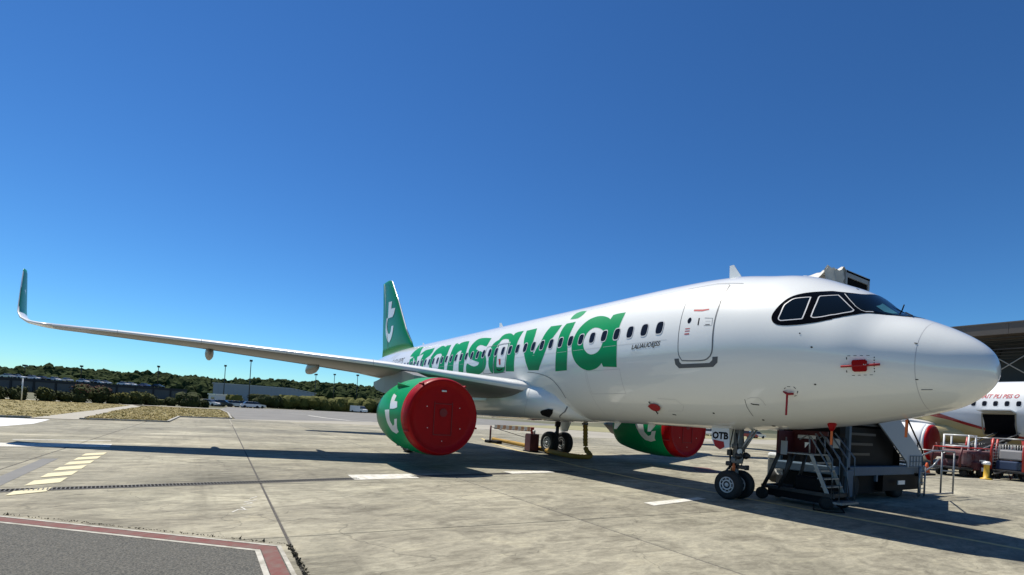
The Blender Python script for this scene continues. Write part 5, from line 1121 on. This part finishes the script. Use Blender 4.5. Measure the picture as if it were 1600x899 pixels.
# ------------------------------------------------------------------ terminal canopy on the right
tb = thing('terminal_building', 'dark terminal hall with wide brown-grey roof edge and steel bracing, beyond the nose', 'terminal', (0, -76, 0))
FASC = mat('fascia_brown', (.125, .105, .09), .6, var=.2, vscale=.6); STEEL = mat('roof_steel', (.035, .035, .036), .6); WALLB = mat('hall_wall', (.035, .045, .055), .5)
for k in range(12):
    x0 = -52+k*7.0; m = MB(); m.box((x0+3.49, 0, 16.85), (6.97, .25, 1.55)); m.build('fascia_panel', FASC, tb)
m = MB(); m.box((-10, -17, 17.55), (84.6, 34.4, .16)); m.build('roof', FASC, tb)
m = MB(); m.box((-10, -14, 8.7), (84, .4, 17.4)); m.build('rear_wall', WALLB, tb)
m = MB(); m.box((-10, -7.8, 8.6), (84, .3, 2.2)); m.build('upper_wall', mat('band_blue', (.05, .065, .085), .5), tb)
for k in range(14):
    m = MB(); m.box((-50+k*6, -8, 4.0), (5.2, .12, 6.6)); m.build('glazing', GLASS, tb)
for k in range(15): m = MB(); m.box((-53+k*6, -7.9, 4.0), (.6, .4, 7.6)); m.build('pier', mat('pier_grey', (.16, .17, .18), .6), tb)
for k in range(12):
    x = -50+k*7.2
    m = MB(); m.tube([(x, -2, 0), (x, -2, 15.6)], .22, 8); m.build('column', STEEL, tb)
    m = MB(); m.tube([(x, -.6, 15.7), (x, -16, 15.7)], .10, 6); m.tube([(x, -.6, 14.2), (x, -16, 14.2)], .10, 6)
    for j in range(7): y = -.6-j*2.2; m.tube([(x, y, 15.7), (x, y-1.1, 14.2), (x, y-2.2, 15.7)], .06, 5)
    m.build('roof_truss', STEEL, tb)
    m = MB(); m.tube([(x+.3, -1.9, 14.8), (x+6.6, -1.9, 9.8)], .07, 6); m.tube([(x+6.6, -1.9, 14.8), (x+.3, -1.9, 9.8)], .07, 6); m.build('cross_brace', mat('brace_grey', (.30, .29, .27), .5), tb)
m = MB()
for j in range(5): m.tube([(-52, -.8-j*3.2, 15.75), (32, -.8-j*3.2, 15.75)], .08, 5); m.tube([(-52, -.8-j*3.2, 14.25), (32, -.8-j*3.2, 14.25)], .08, 5)
m.build('purlin', STEEL, tb)
m = MB()
for k in range(10): m.box((-48+k*8, -5.5, 11.6), (3.2, .12, .10))
m.build('strip_light', mat('lamp_tube', (.75, .78, .8), .4), tb)

# ------------------------------------------------------------------ far background
HILLG = mat('hill_ground', (.045, .055, .022), .95, var=.6, vscale=.05)
sky_px = [(-400, 590), (-150, 584), (0, 576), (20, 578), (60, 574), (75, 573), (115, 576), (155, 579), (200, 584), (230, 581), (270, 585), (300, 588), (330, 593), (370, 592), (410, 591), (450, 594), (480, 595), (520, 597), (560, 601), (590, 604), (640, 606), (700, 612), (800, 622), (1000, 640), (1200, 655), (1400, 668), (1700, 684)]
def sky_y(px): return float(np.interp(px, [p[0] for p in sky_px], [p[1] for p in sky_px]))
vs, fs = [], []
cols = list(range(-400, 1701, 25)); rows = [(330, -.5), (380, .12), (450, .35), (540, .62), (640, .86), (760, 1.0), (950, .9)]
for px in cols:
    top = zat(px, sky_y(px), 640)-6.0
    for D, k in rows: p = bear(px, D, max(-.5, top*k)); vs.append(p)
nr = len(rows)
for i in range(len(cols)-1):
    for j in range(nr-1): a = i*nr+j; fs.append((a, a+1, a+nr+1, a+nr))
hl = meshobj('hill', vs, fs, HILLG, None, True); hl['kind'] = 'structure'
FOR = mat('forest_leaf', (.020, .034, .013), .95, var=1.0, vscale=.12, alt=(.050, .064, .022), spec=.05)
rf = random.Random(21); vs, fs = [], []
def ico():
    bm = bmesh.new(); bmesh.ops.create_icosphere(bm, subdivisions=2, radius=1); V = [v.co.copy() for v in bm.verts]; F = [tuple(v.index for v in f.verts) for f in bm.faces]; bm.free(); return V, F
IV, IF = ico()
def crown(c, r, h, rnd, jag=.28):
    n = len(vs); 
    for v in IV:
        k = 1+rnd.uniform(-jag, jag); vs.append((c[0]+v.x*r*k, c[1]+v.y*r*k, c[2]+v.z*h*k))
    fs.extend([tuple(i+n for i in f) for f in IF])
cnt = 0
while cnt < 2700:
    px = rf.uniform(-220, 760) if rf.random() < .86 else rf.uniform(760, 1500); D = 350+ (rf.random()**.8)*330
    top = zat(px, sky_y(px), 640)-6.0; k = float(np.interp(D, [r[0] for r in rows], [r[1] for r in rows])); z = max(0, top*k)
    r = rf.uniform(2.6, 4.6)*(1 if D > 450 else .9); h = r*rf.uniform(.8, 1.25); c = bear(px, D, z+h*.75+rf.uniform(0, 1.2)); crown(c, r, h, rf); cnt += 1
tag(meshobj('forest', vs, fs, FOR, None, False), kind='stuff', label='dark green wooded hill along the whole left horizon', cat='forest')

# long parking deck with cars on top
DK = mat('deck_dark', (.025, .028, .036), .7, var=.4, vscale=.4); DKL = mat('deck_light', (.085, .095, .105), .7, var=.4, vscale=.3)
a0, a1 = bear(-60, 236), bear(292, 238); dv = (a1-a0); LEN = dv.length; rz = math.atan2(dv.y, dv.x); ctr = (a0+a1)/2
pk = thing('parking_deck', 'long low dark parking deck with open bays, below the wooded hill on the left', 'parking deck', tuple(ctr), rz)
zt = 4.45
m = MB(); m.box((0, 4.0, zt-.2), (LEN, 9, .4)); m.build('deck_floor', DK, pk)
nb_ = int(LEN/5.2)
for k in range(nb_):
    x = -LEN/2+(k+.5)*LEN/nb_; m = MB(); m.box((x, -.62, zt-.30), (LEN/nb_*.975, .16, .75)); m.build('parapet_panel', DK, pk)
    m = MB(); m.box((x, -.4, 2.0), (LEN/nb_*.9, .1, 3.4)); m.build('bay_panel', DKL, pk)
    m = MB(); m.box((x-LEN/nb_/2, -.5, 2.0), (.35, .4, 4.0)); m.build('pillar', DK, pk)
m = MB(); m.box((0, 8, 2.1), (LEN, .3, 4.2)); m.build('back_wall', DK, pk)
def car_proto(name, label, paint, group):
    t = thing(name, label, 'car', (0, 0, 0), 0, group)
    m = MB(); prof = [(-2.15, .30), (-2.2, .62), (-2.0, .82), (-1.05, .93), (1.35, .95), (2.05, .90), (2.18, .60), (2.12, .30)]
    m.prism(prof, -.86, .86, 'y'); m.build('body', paint, t)
    R = [[Vector((x, y, z)) for x, z in ((-1.1, .93), (1.45, .95), (.95, 1.43), (-.35, 1.45))] for y in (-.80, .80)]
    for k, P in enumerate(R):
        for p in P:
            if p.z > 1.2: p.y *= .80
    m = MB(); m.add(R[0]+R[1], [(0, 1, 2, 3), (7, 6, 5, 4), (0, 4, 5, 1), (1, 5, 6, 2), (3, 2, 6, 7), (0, 3, 7, 4)]); m.build('glasshouse', CARGL, t)
    m = MB(); m.box((.30, 0, 1.455), (1.35, 1.25, .05), bev=.02); m.build('roof', paint, t)
    for x in (-1.32, 1.34):
        for y in (-.80, .80): m = MB(); m.lathe([(0, -.10), (.22, -.10), (.31, -.08), (.31, .08), (.22, .10), (0, .10)], (x, y, .31), 'y', 14); m.build('wheel', TYRE, t)
    for y in (-.6, .6): m = MB(); m.box((-2.13, y, .68), (.14, .35, .13)); m.build('headlight', LOGO, t)
    return t
CARGL = mat('car_glass', (.03, .035, .04), .05, spec=.8)
PW = mat('car_white', (.78, .78, .78), .25, coat=.6); PS = mat('car_silver', (.45, .46, .47), .3, metal=.5, coat=.5); PD = mat('car_dark', (.02, .022, .03), .2, coat=.6); PB = mat('car_blue', (.03, .08, .22), .25, coat=.6); PR = mat('car_red', (.30, .02, .02), .25, coat=.6)
protos = {}
ordn = ['first', 'second', 'third', 'fourth', 'fifth', 'sixth', 'seventh', 'eighth', 'ninth', 'tenth', 'eleventh', 'twelfth', 'thirteenth', 'fourteenth', 'fifteenth', 'sixteenth']
def place_car(key, paint, word, where, k, loc, rz, group):
    lab = '%s car, %s from the left %s' % (word, ordn[k], where)
    if key not in protos: o = protos[key] = car_proto('parked_car', lab, paint, group)
    else: o = copy_tree(protos[key])
    o['label'] = lab; o['group'] = group; o.location = loc; o.rotation_euler = (0, 0, rz)
tones = [('silver', PS, 'silver'), ('white', PW, 'white'), ('white', PW, 'white'), ('dark', PD, 'dark'), ('white', PW, 'white'), ('silver', PS, 'silver'), ('white', PW, 'white'), ('dark', PD, 'dark'), ('white', PW, 'white'), ('silver', PS, 'silver'), ('white', PW, 'white'), ('white', PW, 'white'), ('blue', PB, 'blue'), ('dark', PD, 'dark')]  # extra white and silver paint stands in for bright glints off the deck cars
for k, px in enumerate((12, 26, 50, 66, 85, 104, 129, 140, 151, 163, 192, 204, 225, 246)):
    key, paint, word = tones[k]; p = bear(px, 240, 4.46); place_car(key, paint, word, 'on the roof of the parking deck', k, tuple(p), rz+PI/2+.7+.2*math.sin(k), 'cars on the parking deck')
tn = [('white', PW, 'white'), ('silver', PS, 'silver'), ('dark', PD, 'dark'), ('white', PW, 'white'), ('silver', PS, 'silver'), ('dark', PD, 'dark'), ('white', PW, 'white'), ('silver', PS, 'silver')]
for k, px in enumerate((328, 338, 350, 360, 371, 382, 391, 399)):
    key, paint, word = tn[k]; p = bear(px, 128+2*(k % 2), 0); place_car(key, paint, word, 'in the low row before the long hedge', k, tuple(p), .9+.15*k, 'cars parked left of the long hedge')
for k, (px, D) in enumerate(((1168, 118), (1181, 122), (1103, 112), (1112, 120))):
    key, paint, word = (('red', PR, 'red'), ('white', PW, 'white'), ('white', PW, 'white'), ('silver', PS, 'silver'))[k]; p = bear(px, D, 0); place_car(key, paint, word, 'of those far off, seen under the nose', k, tuple(p), .4+k, 'cars far under the nose')
wv = thing('white_van', 'white van parked at the foot of the hedge left of the near engine', 'van', tuple(bear(561, 150)), .6)
m = MB(); m.prism([(-2.4, .35), (-2.4, .95), (-1.8, 1.15), (-1.2, 1.95), (2.4, 2.0), (2.45, .35)], -.95, .95, 'y'); m.build('body', WHITE, wv); m = MB(); m.prism([(-1.85, 1.2), (-1.25, 1.9), (-1.2, 1.9), (-1.2, 1.2)], -.97, .97, 'y'); m.build('cab_window', CARGL, wv)
for x in (-1.6, 1.5):
    for y in (-.88, .88): m = MB(); m.lathe([(0, -.1), (.24, -.1), (.33, -.08), (.33, .08), (.24, .1), (0, .1)], (x, y, .33), 'y', 14); m.build('wheel', TYRE, wv)
kio = thing('gate_hut', 'small white hut by the road between the bushes and the long hedge', 'hut', tuple(bear(339, 135)), .4)
m = MB(); m.box((0, 0, 1.3), (3.4, 2.2, 2.6), bev=.03); m.build('wall', mat('hut_wall', (.6, .6, .58), .6), kio); m = MB(); m.box((0, 0, 2.68), (3.8, 2.6, .16)); m.build('roof', WHITE, kio); m = MB(); m.box((-.4, 1.12, 1.6), (1.5, .04, .9)); m.build('window', CARGL, kio)
# warehouse under the hill
b0, b1 = bear(332, 330), bear(492, 335); dv = b1-b0; rzw = math.atan2(dv.y, dv.x); WL = dv.length
wh = thing('warehouse', 'long pale grey-blue warehouse below the hill, behind the lamp masts', 'warehouse', tuple((b0+b1)/2), rzw)
CLAD = mat('cladding', (.30, .34, .39), .6, var=.3, vscale=.15, alt=(.24, .28, .33))
n_ = 22
for k in range(n_): 
    x = -WL/2+(k+.5)*WL/n_; h = 10.2-(0 if k < 16 else (k-15)*.35); m = MB(); m.box((x, 0, h/2), (WL/n_*.985, .4, h)); m.build('cladding_panel', CLAD, wh)
m = MB(); m.prism([(-WL/2-.5, 10.0), (WL*.24, 10.0), (WL/2+.5, 8.0), (WL/2+.5, 8.4), (WL*.24, 10.5), (-WL/2-.5, 10.5)], -.4, 26, 'y'); m.build('roof', mat('roof_light', (.42, .45, .48), .5), wh)
for x in (-WL*.02, WL*.17): m = MB(); m.box((x, .35 if False else -.25, 3.4), (4.2, .3, 4.0)); m.build('loading_door', BLACK, wh)
# lamp masts
def mast(label, px, top, D, heads, base=0.0):
    z = zat(px, top, D); o = thing('lamp_mast', label, 'lamp mast', tuple(bear(px, D, base)), group='lamp masts along the horizon')
    w = max(.13, D*.0007); m = MB(); m.tube([(0, 0, 0), (0, 0, z-base)], [w, w*.7], 8); m.build('pole', DMET, o)
    for k in range(heads):
        s = (k-(heads-1)/2)*2; m = MB(); m.box((s*w*5, 0, z-base-.1), (w*8, w*5, w*3.5)); m.build('lamp_head', DMET, o)
mast('lamp mast with one wide flat head over the far left trees', 37, 571, 330, 2, 8); mast('small lamp mast above the treeline, second from the left', 125, 572, 330, 1, 8); mast('lamp mast with two spread heads above the hill right of the parked cars', 245, 572.5, 330, 2, 8)
mast('dark lamp mast left of the tallest one, before the warehouse', 349, 571, 170, 1); mast('tallest dark lamp mast, in front of the warehouse', 388.5, 563, 150, 1)
mast('lamp mast with a dark head just right of the flap fairing', 491, 585, 260, 2); mast('thin lamp mast third from the near engine', 520, 585, 280, 1); mast('pale leaning lamp mast nearest the near engine', 556, 586, 170, 1)
sp = thing('sign_post', 'slim white post between the first two bushes on the left', 'post', tuple(bear(35, 92)))
m = MB(); m.tube([(0, 0, 0), (0, 0, 2.9)], .07, 6); m.build('post', WHITE, sp); m = MB(); m.box((0, 0, 2.95), (.5, .08, .16)); m.build('cap', WHITE, sp)

# bushes: crowns of many small leaves with a few stems
LEAFV = {}
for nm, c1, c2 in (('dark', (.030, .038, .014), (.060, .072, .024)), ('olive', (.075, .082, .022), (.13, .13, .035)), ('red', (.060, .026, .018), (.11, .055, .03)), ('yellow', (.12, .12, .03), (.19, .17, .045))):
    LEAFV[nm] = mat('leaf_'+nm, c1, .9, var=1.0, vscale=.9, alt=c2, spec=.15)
def bush(label, loc, w, h, tone, seed, n=1300, group='bushes beyond the grass', tone2=None):
    r = random.Random(seed); o = thing('bush', label, 'bush', loc, 0, group); vs, fs, mi = [], [], []
    blobs = [(r.uniform(-.5, .5)*w*.75, r.uniform(-.35, .35)*w*.6, h*r.uniform(.18, .66), w*r.uniform(.20, .36)) for _ in range(11)]
    for _ in range(n):
        bx, by, bz, br = r.choice(blobs)
        d = Vector((r.gauss(0, 1), r.gauss(0, 1), r.gauss(0, 1))).normalized()*br*(r.random()**.28)*r.uniform(.85, 1.12)
        p = Vector((bx, by, bz))+Vector((d.x, d.y, d.z*min(1.25, h/w*1.2)))
        p.z = min(max(p.z, .05), h*r.uniform(.93, 1.04)); s = r.uniform(.10, .24)
        nn = (d.normalized()+Vector((r.uniform(-.8, .8), r.uniform(-.8, .8), r.uniform(-.4, .9)))).normalized(); a = nn.orthogonal().normalized(); b = nn.cross(a); q = len(vs)
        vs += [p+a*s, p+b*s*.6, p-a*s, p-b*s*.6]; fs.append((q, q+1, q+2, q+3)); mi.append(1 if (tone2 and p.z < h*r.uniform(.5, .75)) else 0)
    for bx, by, bz, br in blobs:
        q = len(vs)
        for v in IV: k = .72*(1+r.uniform(-.15, .15)); vs.append(Vector((bx+v.x*br*k, by+v.y*br*k, min(h*.95, max(.0, bz+v.z*br*k)))))
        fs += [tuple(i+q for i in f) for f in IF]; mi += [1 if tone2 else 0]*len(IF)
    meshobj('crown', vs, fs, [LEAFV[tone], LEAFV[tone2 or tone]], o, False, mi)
    m = MB()
    for k in range(4): m.tube([(r.uniform(-.2, .2)*w, r.uniform(-.1, .1)*w, 0), (r.uniform(-.3, .3)*w, r.uniform(-.2, .2)*w, h*.5)], .07, 5)
    m.build('stem', mat('bark', (.06, .045, .03), .9), o)
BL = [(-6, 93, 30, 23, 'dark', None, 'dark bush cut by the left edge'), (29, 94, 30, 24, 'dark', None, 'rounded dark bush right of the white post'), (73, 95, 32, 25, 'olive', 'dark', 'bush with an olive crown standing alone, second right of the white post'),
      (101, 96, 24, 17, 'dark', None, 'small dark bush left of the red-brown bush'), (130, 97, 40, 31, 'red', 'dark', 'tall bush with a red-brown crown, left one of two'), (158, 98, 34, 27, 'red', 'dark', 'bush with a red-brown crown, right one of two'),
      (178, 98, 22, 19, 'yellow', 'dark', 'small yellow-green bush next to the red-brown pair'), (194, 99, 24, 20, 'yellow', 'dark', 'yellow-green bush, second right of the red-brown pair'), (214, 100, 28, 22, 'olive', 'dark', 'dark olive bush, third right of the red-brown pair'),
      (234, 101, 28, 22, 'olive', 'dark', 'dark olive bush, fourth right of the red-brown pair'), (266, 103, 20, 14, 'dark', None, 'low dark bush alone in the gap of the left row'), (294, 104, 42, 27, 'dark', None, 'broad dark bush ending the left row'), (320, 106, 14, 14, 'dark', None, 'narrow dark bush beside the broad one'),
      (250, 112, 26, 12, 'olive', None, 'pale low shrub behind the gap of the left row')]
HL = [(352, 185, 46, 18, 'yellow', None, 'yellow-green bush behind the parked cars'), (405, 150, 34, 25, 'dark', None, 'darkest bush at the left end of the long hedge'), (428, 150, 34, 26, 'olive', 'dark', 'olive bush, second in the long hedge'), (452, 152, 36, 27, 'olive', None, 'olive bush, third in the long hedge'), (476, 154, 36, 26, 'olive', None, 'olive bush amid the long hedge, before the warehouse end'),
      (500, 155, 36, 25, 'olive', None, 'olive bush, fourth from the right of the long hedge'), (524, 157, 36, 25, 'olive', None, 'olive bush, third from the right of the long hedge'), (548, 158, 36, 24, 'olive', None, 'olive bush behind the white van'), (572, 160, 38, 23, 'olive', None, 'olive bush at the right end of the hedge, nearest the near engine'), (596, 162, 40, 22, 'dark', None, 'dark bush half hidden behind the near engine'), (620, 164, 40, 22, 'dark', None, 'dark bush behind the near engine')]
HM = [2.0, 2.0, 2.35, 1.6, 2.85, 2.65, 1.85, 1.95, 2.35, 2.3, 1.5, 2.75, 1.4, 1.0, 3.3, 3.7, 3.9, 4.0, 4.1, 4.3, 4.4, 4.6, 4.8, 4.9, 4.9]
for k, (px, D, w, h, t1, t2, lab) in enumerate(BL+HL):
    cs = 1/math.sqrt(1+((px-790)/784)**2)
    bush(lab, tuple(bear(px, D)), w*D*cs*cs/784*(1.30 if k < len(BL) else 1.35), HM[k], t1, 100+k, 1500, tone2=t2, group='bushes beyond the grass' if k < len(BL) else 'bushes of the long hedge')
